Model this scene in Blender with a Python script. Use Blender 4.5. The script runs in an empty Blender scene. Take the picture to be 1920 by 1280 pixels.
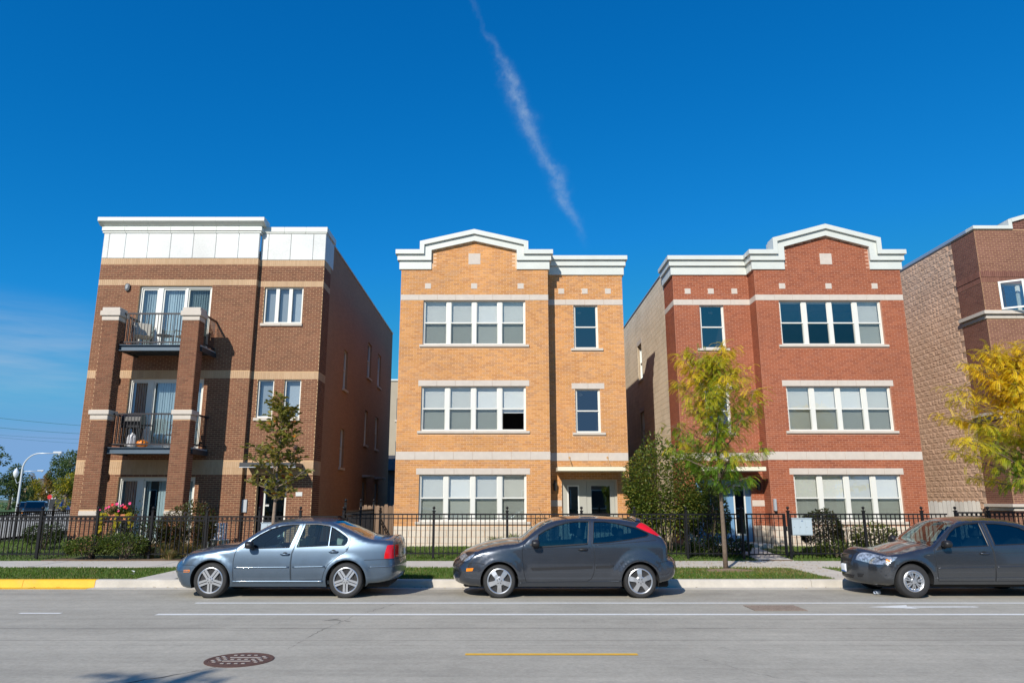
import bpy, math, random
from mathutils import Vector, Matrix
from mathutils.geometry import delaunay_2d_cdt
random.seed(7)
S = bpy.context.scene
COL = S.collection
R = math.radians
# ------------------------------------------------------------ camera
cam = bpy.data.cameras.new('camera'); camo = bpy.data.objects.new('camera', cam); COL.objects.link(camo)
CAM_H = 1.78; PITCH = math.atan(296/1356.)
camo.location = (0, 0, CAM_H); camo.rotation_euler = (math.pi/2 + PITCH, 0, 0)
cam.sensor_fit = 'HORIZONTAL'; cam.sensor_width = 36; cam.lens = 36*1356/1920.
cam.shift_x = 16/1920.; cam.clip_end = 6000; cam.clip_start = .1
S.camera = camo
# ------------------------------------------------------------ sky and sun
SUN_EL = R(33.8); SUN_H = Vector((.40, .9165))            # horizontal heading in which the light travels
w = bpy.data.worlds.new('World'); S.world = w; w.use_nodes = True
nt = w.node_tree; nt.nodes.clear()
def N(nt, t, **kw):
    n = nt.nodes.new(t)
    for k, v in kw.items():
        if k == 'ins':
            for a, b in v.items(): n.inputs[a].default_value = b
        else: setattr(n, k, v)
    return n
def LK(nt, a, b): nt.links.new(a, b)
def MATH(nt, op, a, b=None, c=None, clamp=False):
    n = nt.nodes.new('ShaderNodeMath'); n.operation = op; n.use_clamp = clamp
    for i, v in enumerate((a, b, c)):
        if v is None: continue
        if isinstance(v, (int, float)): n.inputs[i].default_value = v
        else: nt.links.new(v, n.inputs[i])
    return n.outputs[0]
def MIXC(nt, fac, a, b, bt='MIX'):
    n = nt.nodes.new('ShaderNodeMix'); n.data_type = 'RGBA'; n.blend_type = bt
    for i, v in ((0, fac), (6, a), (7, b)):
        if isinstance(v, (int, float)): n.inputs[i].default_value = v
        elif isinstance(v, (tuple, list)): n.inputs[i].default_value = (*v[:3], 1)
        else: nt.links.new(v, n.inputs[i])
    return n.outputs[2]
sky = N(nt, 'ShaderNodeTexSky', sky_type='NISHITA', sun_disc=False, sun_elevation=SUN_EL, sun_rotation=R(203.6),
        altitude=200, air_density=1.0, dust_density=.35, ozone_density=2.2)
# grade of the clear polarised sky, the same for every direction
gm = MIXC(nt, 1.0, sky.outputs[0], (.062, .090, .100), 'MULTIPLY')
sepc = N(nt, 'ShaderNodeSeparateColor'); LK(nt, gm, sepc.inputs[0])
gB = MATH(nt, 'MINIMUM', MATH(nt, 'MULTIPLY', MATH(nt, 'POWER', sepc.outputs[2], .70), 11.8), 7.2)
gG = MATH(nt, 'MINIMUM', MATH(nt, 'MULTIPLY', MATH(nt, 'POWER', sepc.outputs[1], .88), 8.3), 4.1)
gR = MATH(nt, 'MINIMUM', MATH(nt, 'MULTIPLY', MATH(nt, 'POWER', sepc.outputs[0], 2.9), 70.), MATH(nt, 'MULTIPLY', gG, .52))
cmb = N(nt, 'ShaderNodeCombineColor'); LK(nt, gR, cmb.inputs[0]); LK(nt, gG, cmb.inputs[1]); LK(nt, gB, cmb.inputs[2])
tint = cmb.outputs[0]
def rayd(px, py):
    x = (px-944)/1356.; y = -(py-640)/1356.; c, s = math.cos(PITCH), math.sin(PITCH)
    return Vector((x, c-y*s, s+y*c)).normalized()
tc = N(nt, 'ShaderNodeTexCoord')
def DOT(vec):
    n = nt.nodes.new('ShaderNodeVectorMath'); n.operation = 'DOT_PRODUCT'
    LK(nt, tc.outputs['Generated'], n.inputs[0]); n.inputs[1].default_value = vec
    return n.outputs['Value']
def SMOOTH(v, a, b):
    n = nt.nodes.new('ShaderNodeMapRange'); n.interpolation_type = 'SMOOTHSTEP'
    LK(nt, v, n.inputs[0]); n.inputs[1].default_value = a; n.inputs[2].default_value = b
    return n.outputs[0]
r1, r2 = rayd(872, -30), rayd(1104, 470)
nrm = r1.cross(r2).normalized(); along = (r2-r1).normalized()
nz1 = N(nt, 'ShaderNodeTexNoise', ins={'Scale': 22., 'Detail': 7., 'Roughness': .62})
LK(nt, tc.outputs['Generated'], nz1.inputs['Vector'])
nz2 = N(nt, 'ShaderNodeTexNoise', ins={'Scale': 60., 'Detail': 6., 'Roughness': .7})
LK(nt, tc.outputs['Generated'], nz2.inputs['Vector'])
nz3 = N(nt, 'ShaderNodeTexNoise', ins={'Scale': 9., 'Detail': 3.})
LK(nt, tc.outputs['Generated'], nz3.inputs['Vector'])
off = MATH(nt, 'MULTIPLY', MATH(nt, 'SUBTRACT', nz1.outputs[0], .5), .040)
dd = MATH(nt, 'ABSOLUTE', MATH(nt, 'ADD', DOT(nrm), off))
a1, a2 = r1.dot(along), r2.dot(along)
tt = N(nt, 'ShaderNodeMapRange'); LK(nt, DOT(along), tt.inputs[0]); tt.inputs[1].default_value = a1; tt.inputs[2].default_value = a2
tt = tt.outputs[0]
env = MATH(nt, 'POWER', MATH(nt, 'MAXIMUM', MATH(nt, 'SUBTRACT', 1., MATH(nt, 'POWER', MATH(nt, 'DIVIDE', MATH(nt, 'SUBTRACT', tt, .58), .46), 2.)), 0.), 1.2)
wid = MATH(nt, 'MULTIPLY_ADD', MATH(nt, 'MULTIPLY', env, nz3.outputs[0]), .0125, .0032)
q = MATH(nt, 'DIVIDE', dd, wid)
core = MATH(nt, 'POWER', 2.718, MATH(nt, 'MULTIPLY', MATH(nt, 'MULTIPLY', q, q), -1.))
core = MATH(nt, 'MULTIPLY', core, MATH(nt, 'MULTIPLY_ADD', nz2.outputs[0], 2.4, -.55, clamp=True))
core = MATH(nt, 'MULTIPLY', core, MATH(nt, 'MULTIPLY_ADD', nz3.outputs[0], 2.6, -.55, clamp=True))
tr = MATH(nt, 'MULTIPLY', core, MATH(nt, 'MULTIPLY_ADD', env, .85, .15))
tr = MATH(nt, 'MULTIPLY', tr, MATH(nt, 'SUBTRACT', 1., SMOOTH(DOT(along), a2-.06, a2+.005)))
tr = MATH(nt, 'MULTIPLY', tr, .58, clamp=True)
# thin streaks of high cloud low in the west
cdir = rayd(-60, 655); cup = Vector((0, 0, 1)); crt = cup.cross(cdir).normalized(); cupv = cdir.cross(crt).normalized()
mp = N(nt, 'ShaderNodeMapping', ins={'Rotation': (0, .12, 0), 'Scale': (4., 4., 34.)})
LK(nt, tc.outputs['Generated'], mp.inputs['Vector'])
nz4 = N(nt, 'ShaderNodeTexNoise', ins={'Scale': 2.2, 'Detail': 6., 'Roughness': .55})
LK(nt, mp.outputs[0], nz4.inputs['Vector'])
cz = MATH(nt, 'MULTIPLY', MATH(nt, 'SUBTRACT', 1., SMOOTH(MATH(nt, 'ABSOLUTE', DOT(cupv)), .01, .085)),
          MATH(nt, 'SUBTRACT', 1., SMOOTH(MATH(nt, 'ABSOLUTE', DOT(crt)), .04, .22)))
cz = MATH(nt, 'MULTIPLY', cz, MATH(nt, 'GREATER_THAN', DOT(cdir), 0.))
cz = MATH(nt, 'MULTIPLY', cz, MATH(nt, 'MULTIPLY_ADD', nz4.outputs[0], .9, -.12, clamp=True))
cl = MATH(nt, 'MAXIMUM', tr, cz, clamp=True)
skyc = MIXC(nt, cl, tint, (4.4, 5.8, 7.5))
bg = N(nt, 'ShaderNodeBackground', ins={'Strength': .095}); LK(nt, skyc, bg.inputs[0])
wo = N(nt, 'ShaderNodeOutputWorld'); LK(nt, bg.outputs[0], wo.inputs[0])
sl = bpy.data.lights.new('sun', 'SUN'); slo = bpy.data.objects.new('sun', sl); COL.objects.link(slo)
sl.energy = 5.0; sl.angle = R(.53); sl.color = (1, .945, .86)
sd = Vector((SUN_H.x*math.cos(SUN_EL), SUN_H.y*math.cos(SUN_EL), -math.sin(SUN_EL)))
slo.rotation_euler = sd.to_track_quat('-Z', 'Y').to_euler(); slo.location = (-20, -40, 40)
vs = S.view_settings; vs.view_transform = 'Standard'; vs.look = 'None'; vs.exposure = 0.0; vs.gamma = 1; vs.use_curve_mapping = False
S.cycles.max_bounces = 8; S.cycles.transparent_max_bounces = 24; S.cycles.use_denoising = True
# ------------------------------------------------------------ helpers
def tag(o, label=None, cat=None, group=None, kind=None):
    if label: o['label'] = label
    if cat: o['category'] = cat
    if group: o['group'] = group
    if kind: o['kind'] = kind
    return o
def thing(name, loc, label, cat, group=None):
    o = bpy.data.objects.new(name, None); COL.objects.link(o); o.location = loc; o.empty_display_size = .2
    return tag(o, label, cat, group)
def link(name, me, parent=None, loc=None):
    o = bpy.data.objects.new(name, me); COL.objects.link(o)
    if parent is not None:
        o.parent = parent
        if parent.parent is None:
            base = -parent.location
        else: base = Vector((0, 0, 0))
        o.location = base + Vector(loc or (0, 0, 0))
        if parent.parent is not None and parent.get('_off'):
            o.location = Vector(loc or (0, 0, 0)) - Vector(parent['_off'])
    elif loc: o.location = loc
    return o
def copy_tree(o, loc=None, parent=None):
    c = o.copy(); COL.objects.link(c); c.parent = parent
    if loc is not None: c.location = loc
    for ch in list(o.children): copy_tree(ch, None, c)
    return c
class MB:
    def __init__(s): s.v = []; s.f = []; s.c = None
    def add(s, vs, fs):
        b = len(s.v); s.v += [tuple(p) for p in vs]; s.f += [tuple(i+b for i in f) for f in fs]; return s
    def box(s, x0, x1, y0, y1, z0, z1):
        if x0 > x1: x0, x1 = x1, x0
        if y0 > y1: y0, y1 = y1, y0
        if z0 > z1: z0, z1 = z1, z0
        return s.add([(x0,y0,z0),(x1,y0,z0),(x1,y1,z0),(x0,y1,z0),(x0,y0,z1),(x1,y0,z1),(x1,y1,z1),(x0,y1,z1)],
              [(0,3,2,1),(4,5,6,7),(0,1,5,4),(1,2,6,5),(2,3,7,6),(3,0,4,7)])
    def bbox(s, x0, x1, y0, y1, z0, z1, b=.01):
        """box with chamfered edges"""
        if x0 > x1: x0, x1 = x1, x0
        if y0 > y1: y0, y1 = y1, y0
        if z0 > z1: z0, z1 = z1, z0
        b = min(b, (x1-x0)*.45, (y1-y0)*.45, (z1-z0)*.45)
        vs = []; idx = {}
        for ax in range(3):
            for sx in (0, 1):
                for sy in (0, 1):
                    for sz in (0, 1):
                        p = [(x0, x1)[sx], (y0, y1)[sy], (z0, z1)[sz]]
                        for k, sg in enumerate((sx, sy, sz)):
                            if k != ax: p[k] += b if sg == 0 else -b
                        idx[(ax, sx, sy, sz)] = len(vs); vs.append(tuple(p))
        I = lambda ax, *q: idx[(ax, *q)]
        fs = []
        for sg in (0, 1):
            for ax in range(3):
                q = []
                for a, c in ((0,0),(1,0),(1,1),(0,1)):
                    t = [a, c]; t.insert(ax, sg); q.append(I(ax, *t))
                fs.append(tuple(q))
        for ax in range(3):          # edges along axis ax
            o1, o2 = [k for k in range(3) if k != ax]
            for a in (0, 1):
                for c in (0, 1):
                    t0 = [0,0,0]; t0[o1] = a; t0[o2] = c; t1 = list(t0); t1[ax] = 1
                    fs.append((I(o1, *t0), I(o1, *t1), I(o2, *t1), I(o2, *t0)))
        for sx in (0, 1):
            for sy in (0, 1):
                for sz in (0, 1):
                    fs.append((I(0,sx,sy,sz), I(1,sx,sy,sz), I(2,sx,sy,sz)))
        return s.add(vs, fs)
    def prism(s, poly, f0, f1):
        """poly in (a,b); f0,f1 map (a,b)->3d on the two caps"""
        n = len(poly); vs = [f0(*p) for p in poly] + [f1(*p) for p in poly]
        fs = [tuple(range(n)), tuple(range(2*n-1, n-1, -1))]
        for i in range(n):
            j = (i+1) % n; fs.append((i, n+i, n+j, j))
        return s.add(vs, fs)
    def tube(s, path, r, n=8, cap=True, sq=False):
        path = [Vector(p) for p in path]
        rs = r if isinstance(r, (list, tuple)) else [r]*len(path)
        b = len(s.v); prev = None
        for i, p in enumerate(path):
            d = (path[min(i+1, len(path)-1)] - path[max(i-1, 0)]).normalized()
            if prev is None:
                u = d.cross(Vector((0, 0, 1)));
                if u.length < 1e-3: u = d.cross(Vector((0, 1, 0)))
            else: u = prev - d*prev.dot(d)
            u.normalize(); prev = u; v = d.cross(u)
            for k in range(n):
                a = 2*math.pi*(k + (.5 if sq else 0))/n
                s.v.append(tuple(p + (u*math.cos(a) + v*math.sin(a))*rs[i]))
        for i in range(len(path)-1):
            for k in range(n):
                s.f.append((b+i*n+k, b+i*n+(k+1) % n, b+(i+1)*n+(k+1) % n, b+(i+1)*n+k))
        if cap:
            s.f.append(tuple(b+k for k in range(n-1, -1, -1))); e = b+(len(path)-1)*n
            s.f.append(tuple(e+k for k in range(n)))
        return s
    def lathe(s, prof, c, n=16, axis='z', cap=True):
        """prof [(r,h)], around axis through c"""
        b = len(s.v)
        for r, h in prof:
            for k in range(n):
                a = 2*math.pi*k/n; p, q = r*math.cos(a), r*math.sin(a)
                if axis == 'z': s.v.append((c[0]+p, c[1]+q, c[2]+h))
                elif axis == 'y': s.v.append((c[0]+p, c[1]+h, c[2]+q))
                else: s.v.append((c[0]+h, c[1]+p, c[2]+q))
        for i in range(len(prof)-1):
            for k in range(n):
                s.f.append((b+i*n+k, b+i*n+(k+1) % n, b+(i+1)*n+(k+1) % n, b+(i+1)*n+k))
        if cap:
            s.f.append(tuple(b+k for k in range(n-1, -1, -1))); e = b+(len(prof)-1)*n
            s.f.append(tuple(e+k for k in range(n)))
        return s
    def mesh(s, name, mat=None, smooth=False):
        me = bpy.data.meshes.new(name); me.from_pydata(s.v, [], s.f)
        if mat: me.materials.append(mat)
        if smooth: me.polygons.foreach_set('use_smooth', [True]*len(me.polygons))
        if s.c is not None:
            ca = me.color_attributes.new('Col', 'FLOAT_COLOR', 'POINT')
            ca.data.foreach_set('color', [x for c in s.c for x in (*c, 1.)])
        me.update(); return me
    def build(s, name, mat=None, parent=None, smooth=False, fix=True):
        me = s.mesh(name, mat, smooth)
        if fix:
            import bmesh
            bm = bmesh.new(); bm.from_mesh(me); bmesh.ops.recalc_face_normals(bm, faces=bm.faces); bm.to_mesh(me); bm.free()
        return link(name, me, parent)
# ------------------------------------------------------------ materials
MATS = {}
def mat(name, col, rough=.6, metal=0., spec=.5, var=0., vscale=3., bump=0., bscale=40., coat=0., trans=0., noise_detail=5., dark=None, dscale=.6, damt=0.):
    if name in MATS: return MATS[name]
    m = bpy.data.materials.new(name); m.use_nodes = True; nt = m.node_tree
    b = nt.nodes['Principled BSDF']
    b.inputs['Base Color'].default_value = (*col, 1); b.inputs['Roughness'].default_value = rough
    b.inputs['Metallic'].default_value = metal; b.inputs['Specular IOR Level'].default_value = spec
    b.inputs['Coat Weight'].default_value = coat
    tc = None
    if var or bump or damt:
        g = N(nt, 'ShaderNodeNewGeometry')
    c = None
    if var:
        nz = N(nt, 'ShaderNodeTexNoise', ins={'Scale': vscale, 'Detail': noise_detail, 'Roughness': .6})
        LK(nt, g.outputs['Position'], nz.inputs['Vector'])
        f = MATH(nt, 'MULTIPLY_ADD', nz.outputs[0], 2., -.5, clamp=True)
        c = MIXC(nt, f, tuple(x*(1-var) for x in col), tuple(min(1, x*(1+var)) for x in col))
    if damt:
        nz = N(nt, 'ShaderNodeTexNoise', ins={'Scale': dscale, 'Detail': 8., 'Roughness': .65})
        LK(nt, g.outputs['Position'], nz.inputs['Vector'])
        f = MATH(nt, 'MULTIPLY', MATH(nt, 'MULTIPLY_ADD', nz.outputs[0], 4., -2.1, clamp=True), damt)
        c = MIXC(nt, f, c if c is not None else col, dark)
    if c is not None: LK(nt, c, b.inputs['Base Color'])
    if bump:
        nz = N(nt, 'ShaderNodeTexNoise', ins={'Scale': bscale, 'Detail': 4.})
        LK(nt, g.outputs['Position'], nz.inputs['Vector'])
        bp = N(nt, 'ShaderNodeBump', ins={'Strength': bump, 'Distance': .01})
        LK(nt, nz.outputs[0], bp.inputs['Height']); LK(nt, bp.outputs[0], b.inputs['Normal'])
    MATS[name] = m; return m
def brick_mat(name, cols, rough=.85, bump=.25):
    m = bpy.data.materials.new(name); m.use_nodes = True; nt = m.node_tree; b = nt.nodes['Principled BSDF']
    g = N(nt, 'ShaderNodeNewGeometry'); oi = N(nt, 'ShaderNodeObjectInfo')
    h = MATH(nt, 'FRACT', MATH(nt, 'ADD', g.outputs['Random Per Island'], oi.outputs['Random']))
    cr = N(nt, 'ShaderNodeValToRGB'); LK(nt, h, cr.inputs[0])
    e = cr.color_ramp.elements
    while len(e) < len(cols): e.new(.5)
    for i, c in enumerate(cols): e[i].position = i/(len(cols)-1); e[i].color = (*c, 1)
    nz = N(nt, 'ShaderNodeTexNoise', ins={'Scale': 26., 'Detail': 4.}); LK(nt, g.outputs['Position'], nz.inputs['Vector'])
    nl = N(nt, 'ShaderNodeTexNoise', ins={'Scale': .55, 'Detail': 4.}); LK(nt, g.outputs['Position'], nl.inputs['Vector'])
    f = MATH(nt, 'MULTIPLY_ADD', nz.outputs[0], .36, .82); f2 = MATH(nt, 'MULTIPLY_ADD', nl.outputs[0], .56, .72)
    hsv = N(nt, 'ShaderNodeHueSaturation'); LK(nt, cr.outputs[0], hsv.inputs['Color']); LK(nt, MATH(nt, 'MULTIPLY', f, f2), hsv.inputs['Value'])
    LK(nt, hsv.outputs[0], b.inputs['Base Color']); b.inputs['Roughness'].default_value = rough
    bp = N(nt, 'ShaderNodeBump', ins={'Strength': bump, 'Distance': .006}); LK(nt, nz.outputs[0], bp.inputs['Height']); LK(nt, bp.outputs[0], b.inputs['Normal'])
    return m
def glass_mat(name, tint=(.75,.85,.85), refl=.12, col=(1,1,1), rough=.0, grow=.9):
    m = bpy.data.materials.new(name); m.use_nodes = True; nt = m.node_tree; nt.nodes.clear()
    tr = N(nt, 'ShaderNodeBsdfTransparent', ins={'Color': (*tint, 1)}); gl = N(nt, 'ShaderNodeBsdfGlossy', ins={'Color': (*col, 1), 'Roughness': rough})
    lw = N(nt, 'ShaderNodeFresnel', ins={'IOR': 1.5}); f = MATH(nt, 'MULTIPLY_ADD', lw.outputs[0], grow, refl, clamp=True)
    mx = N(nt, 'ShaderNodeMixShader'); LK(nt, f, mx.inputs[0]); LK(nt, tr.outputs[0], mx.inputs[1]); LK(nt, gl.outputs[0], mx.inputs[2])
    o = N(nt, 'ShaderNodeOutputMaterial'); LK(nt, mx.outputs[0], o.inputs[0]); return m
def leaf_mat(name, trans=.35, rough=.5):
    m = bpy.data.materials.new(name); m.use_nodes = True; nt = m.node_tree; b = nt.nodes['Principled BSDF']; out = nt.nodes['Material Output']
    at = N(nt, 'ShaderNodeAttribute', attribute_name='Col')
    LK(nt, at.outputs['Color'], b.inputs['Base Color']); b.inputs['Roughness'].default_value = rough
    tl = N(nt, 'ShaderNodeBsdfTranslucent'); c2 = MIXC(nt, 1., at.outputs['Color'], (1.0, 1.0, .55), 'MULTIPLY'); LK(nt, c2, tl.inputs[0])
    mx = N(nt, 'ShaderNodeMixShader', ins={0: trans}); LK(nt, b.outputs[0], mx.inputs[1]); LK(nt, tl.outputs[0], mx.inputs[2]); LK(nt, mx.outputs[0], out.inputs[0])
    return m
WHITE = mat('white_trim', (.63,.65,.60), .45, var=.05, vscale=2., damt=.3, dark=(.54,.53,.46), dscale=1.1)
WHITE2 = mat('white_panel', (.60,.61,.585), .5, var=.07, vscale=1.2, damt=.15, dark=(.6,.58,.52), dscale=.7)
VINYL = mat('white_vinyl', (.72,.71,.65), .4, var=.02)
STONE = mat('cast_stone', (.58,.51,.44), .85, var=.07, vscale=5., bump=.15, bscale=60., damt=.25, dark=(.46,.40,.34), dscale=1.3)
SILL = mat('sill_stone', (.57,.505,.43), .8, var=.06, vscale=5., bump=.1, bscale=60.)
BLACK = mat('black_iron', (.010,.010,.012), .5, spec=.25, var=.2, vscale=12.)
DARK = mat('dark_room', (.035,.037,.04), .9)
ROOMW = mat('room_paint', (.28,.26,.23), .9)
GLASS = glass_mat('window_glass', (.94,.96,.96), .16, (.85,.95,1.0), grow=1.0)
GLASSB = glass_mat('door_glass', (.62,.72,.75), .16, (.8,.93,1.0), grow=1.0)
BLIND = mat('blind_slats', (.86,.85,.79), .6)
BLINDV = mat('vertical_blind', (.84,.85,.84), .6)
ROOFM = mat('roof_membrane', (.3,.3,.3), .9)
METAL = mat('galvanised_coping', (.55,.58,.60), .4, .6)
# ------------------------------------------------------------ ground
def asphalt():
    m = bpy.data.materials.new('asphalt'); m.use_nodes = True; nt = m.node_tree; b = nt.nodes['Principled BSDF']
    g = N(nt, 'ShaderNodeNewGeometry'); sep = N(nt, 'ShaderNodeSeparateXYZ'); LK(nt, g.outputs['Position'], sep.inputs[0])
    def nz(scale, detail=4., rough=.6, vec=None, sc=None):
        n = N(nt, 'ShaderNodeTexNoise', ins={'Scale': scale, 'Detail': detail, 'Roughness': rough})
        if sc:
            mp = N(nt, 'ShaderNodeMapping', ins={'Scale': sc}); LK(nt, g.outputs['Position'], mp.inputs[0]); LK(nt, mp.outputs[0], n.inputs['Vector'])
        else: LK(nt, g.outputs['Position'], n.inputs['Vector'])
        return n.outputs[0]
    fine = nz(17., 7., .8); big = nz(.35, 5.); streak = nz(1., 6., .6, sc=(.10, 2.2, 1)); st2 = nz(1., 5., .7, sc=(.5, 9., 1))
    v = MATH(nt, 'MULTIPLY_ADD', fine, .95, .53)
    v = MATH(nt, 'MULTIPLY', v, MATH(nt, 'MULTIPLY_ADD', big, .46, .77))
    v = MATH(nt, 'MULTIPLY', v, MATH(nt, 'MULTIPLY_ADD', streak, .50, .75))
    v = MATH(nt, 'MULTIPLY', v, MATH(nt, 'MULTIPLY_ADD', st2, .30, .85))
    v = MATH(nt, 'MULTIPLY', v, MATH(nt, 'MULTIPLY_ADD', nz(3.5, 6., .7), .42, .78))
    pt = nz(.22, 2.); v = MATH(nt, 'MULTIPLY', v, MATH(nt, 'SUBTRACT', 1., MATH(nt, 'MULTIPLY', MATH(nt, 'MULTIPLY_ADD', pt, 9., -5.0, clamp=True), .10)))
    wob = MATH(nt, 'MULTIPLY', MATH(nt, 'SUBTRACT', nz(.5, 3.), .5), .06)
    yy = MATH(nt, 'ADD', sep.outputs[1], wob)
    for y0, wd, am in ((11.70, .05, .30), (10.87, .07, .50), (11.15, .35, .14), (9.98, .045, .45), (9.66, .035, .30), (8.3, .5, .12)):
        d = MATH(nt, 'SUBTRACT', 1., MATH(nt, 'DIVIDE', MATH(nt, 'ABSOLUTE', MATH(nt, 'SUBTRACT', yy, y0)), wd), clamp=True)
        ms = MATH(nt, 'MULTIPLY_ADD', nz(1.1 + y0*.01, 6., .75), 2.6, -.75, clamp=True)
        v = MATH(nt, 'MULTIPLY', v, MATH(nt, 'SUBTRACT', 1., MATH(nt, 'MULTIPLY', MATH(nt, 'MULTIPLY', d, ms), am)))
    # small patches and pock marks
    sp = nz(1., 3., .5, sc=(3.2, 9., 1)); v = MATH(nt, 'MULTIPLY', v, MATH(nt, 'SUBTRACT', 1., MATH(nt, 'MULTIPLY', MATH(nt, 'MULTIPLY_ADD', sp, 14., -10.2, clamp=True), .4)))
    # oil drips in the parking lane
    ol = MATH(nt, 'MULTIPLY', MATH(nt, 'SUBTRACT', 1., MATH(nt, 'DIVIDE', MATH(nt, 'ABSOLUTE', MATH(nt, 'SUBTRACT', yy, 14.7)), .8), clamp=True), MATH(nt, 'MULTIPLY_ADD', nz(.9, 5.), 3., -1.2, clamp=True))
    v = MATH(nt, 'MULTIPLY', v, MATH(nt, 'SUBTRACT', 1., MATH(nt, 'MULTIPLY', ol, .35)))
    c = N(nt, 'ShaderNodeCombineColor')
    LK(nt, MATH(nt, 'MULTIPLY', v, .400), c.inputs[0]); LK(nt, MATH(nt, 'MULTIPLY', v, .366), c.inputs[1]); LK(nt, MATH(nt, 'MULTIPLY', v, .298), c.inputs[2])
    LK(nt, c.outputs[0], b.inputs['Base Color']); b.inputs['Roughness'].default_value = .85
    bp = N(nt, 'ShaderNodeBump', ins={'Strength': .35, 'Distance': .008}); LK(nt, fine, bp.inputs['Height']); LK(nt, bp.outputs[0], b.inputs['Normal'])
    return m
ASPH = asphalt()
CONC = mat('concrete', (.56,.51,.44), .85, var=.08, vscale=2.5, bump=.2, bscale=80., damt=.3, dark=(.40,.36,.31), dscale=.8)
CONC2 = mat('kerb_concrete', (.53,.485,.415), .85, var=.14, vscale=4., bump=.2, bscale=80., damt=.65, dark=(.36,.33,.28), dscale=1.1)
YELLOW = mat('kerb_yellow', (.78,.44,.02), .6, var=.10, vscale=5., bump=.1, damt=.5, dark=(.55,.38,.12), dscale=1.6)
YLINE = mat('line_yellow', (.78,.45,.03), .7, var=.12, vscale=14.)
WLINE = mat('line_white', (.80,.79,.74), .7, var=.10, vscale=14., damt=.35, dark=(.45,.45,.43), dscale=5.)
SOIL = mat('soil', (.16,.105,.06), .95, var=.3, vscale=8., bump=.5, bscale=30.)
MULCH = mat('mulch', (.24,.165,.11), .95, var=.4, vscale=25., bump=.6, bscale=40.)
TURF = mat('turf_soil', (.085,.11,.025), .95, var=.3, vscale=5.)
FARG = mat('far_ground', (.12,.14,.06), .95, var=.25, vscale=.05)
def sheet(name, pts, m, parent=None):
    return MB().add(pts, [tuple(range(len(pts)))]).build(name, m, parent)
tag(sheet('ground', [(-3500,-3000,-.04),(3500,-3000,-.04),(3500,3500,-.04),(-3500,3500,-.04)], FARG), kind='structure')
road = tag(sheet('road', [(-400,2.2,0),(400,2.2,0),(400,15.45,0),(-400,15.45,0)], ASPH), kind='structure')
mk = MB()
def strip(name, x0, x1, y0, y1, m, z=.004):
    return sheet(name, [(x0,y0,z),(x1,y0,z),(x1,y1,z),(x0,y1,z)], m, road)
strip('parking_line', -5.42, 60, 13.36, 13.47, WLINE)
strip('lane_line', -5.50, 60, 12.05, 12.19, WLINE)
strip('lane_dash', -7.75, -7.08, 12.19, 12.29, WLINE); strip('lane_dash', -9.75, -9.1, 12.19, 12.29, WLINE)
for x in (-.45,): strip('centre_dash', x, x+2.03, 9.05, 9.15, YLINE)
MB().add([(6.0,12.80,.004),(6.62,12.93,.004),(6.62,12.86,.004),(7.35,12.90,.004),(8.1,12.87,.004),(8.1,13.0,.004),(7.35,12.99,.004),(6.85,13.02,.004),(6.85,13.12,.004)][:0] or
   [(6.15,12.93,.004),(6.95,12.72,.004),(6.88,12.87,.004),(8.0,12.89,.004),(8.08,12.95,.004),(8.0,13.01,.004),(6.88,13.0,.004),(6.95,13.16,.004)], [(0,1,2,6,7),(2,3,4,5,6)]).build('lane_arrow', WLINE, road)
TAR = mat('tar_crack', (.10,.095,.088), .9)
def crack(pts, wd, seed):
    r = random.Random(seed); P = []
    for (a, b), (c, d) in zip(pts, pts[1:]):
        n = max(2, int(math.hypot(c-a, d-b)/.09))
        for i in range(n): t = i/n; P.append((a+(c-a)*t+r.uniform(-.025,.025), b+(d-b)*t+r.uniform(-.035,.035)))
    mb = MB(); vs = []; fs = []
    for i, (x, y) in enumerate(P):
        h = wd*r.uniform(.1, 1.)
        vs += [(x-h*.6, y+h*.5, .003), (x+h*.6, y-h*.5, .003)]
        if i: fs.append((2*i-2, 2*i-1, 2*i+1, 2*i))
    mb.add(vs, fs).build('crack', TAR, road, fix=False)
crack([(-1.9,13.3),(-2.35,11.9),(-2.55,10.6),(-2.65,9.3)], .007, 1); crack([(-3.15,8.4),(-3.5,8.0),(-4.1,7.4)], .02, 2)
crack([(2.2,9.0),(2.6,8.2),(3.2,7.5)], .008, 3); crack([(-2.75,11.6),(-2.2,11.45)], .03, 4); crack([(-2.7,11.5),(-2.45,11.75)], .025, 5)
crack([(5.2,10.6),(7.5,10.7),(9.4,10.62)], .007, 6); crack([(9.2,10.0),(9.8,10.02)], .012, 7)
# kerb with gutter pan, cast in lengths
kb = tag(MB().box(-60,60,15.46,15.90,-.2,-.012).build('kerb', CONC2), kind='structure')
prof = [(15.452,-.03),(15.452,.006),(15.742,.002),(15.765,.125),(15.79,.148),(15.915,.152),(15.915,-.03)]
def kerb_len(x0, x1, m):
    MB().prism(prof, lambda y, z: (x0, y, z), lambda y, z: (x1, y, z)).build('kerb_length', m, kb)
edges = [-60,-28,-22,-19,-16,-13,-9.99,-8.49,-5.6,-2.6,.4,3.4,6.4,9.4,12.4,15.4,18.4,28,60]
for a, b in zip(edges, edges[1:]): kerb_len(a+.004, b-.004, YELLOW if b < -8 else CONC2)
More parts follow.
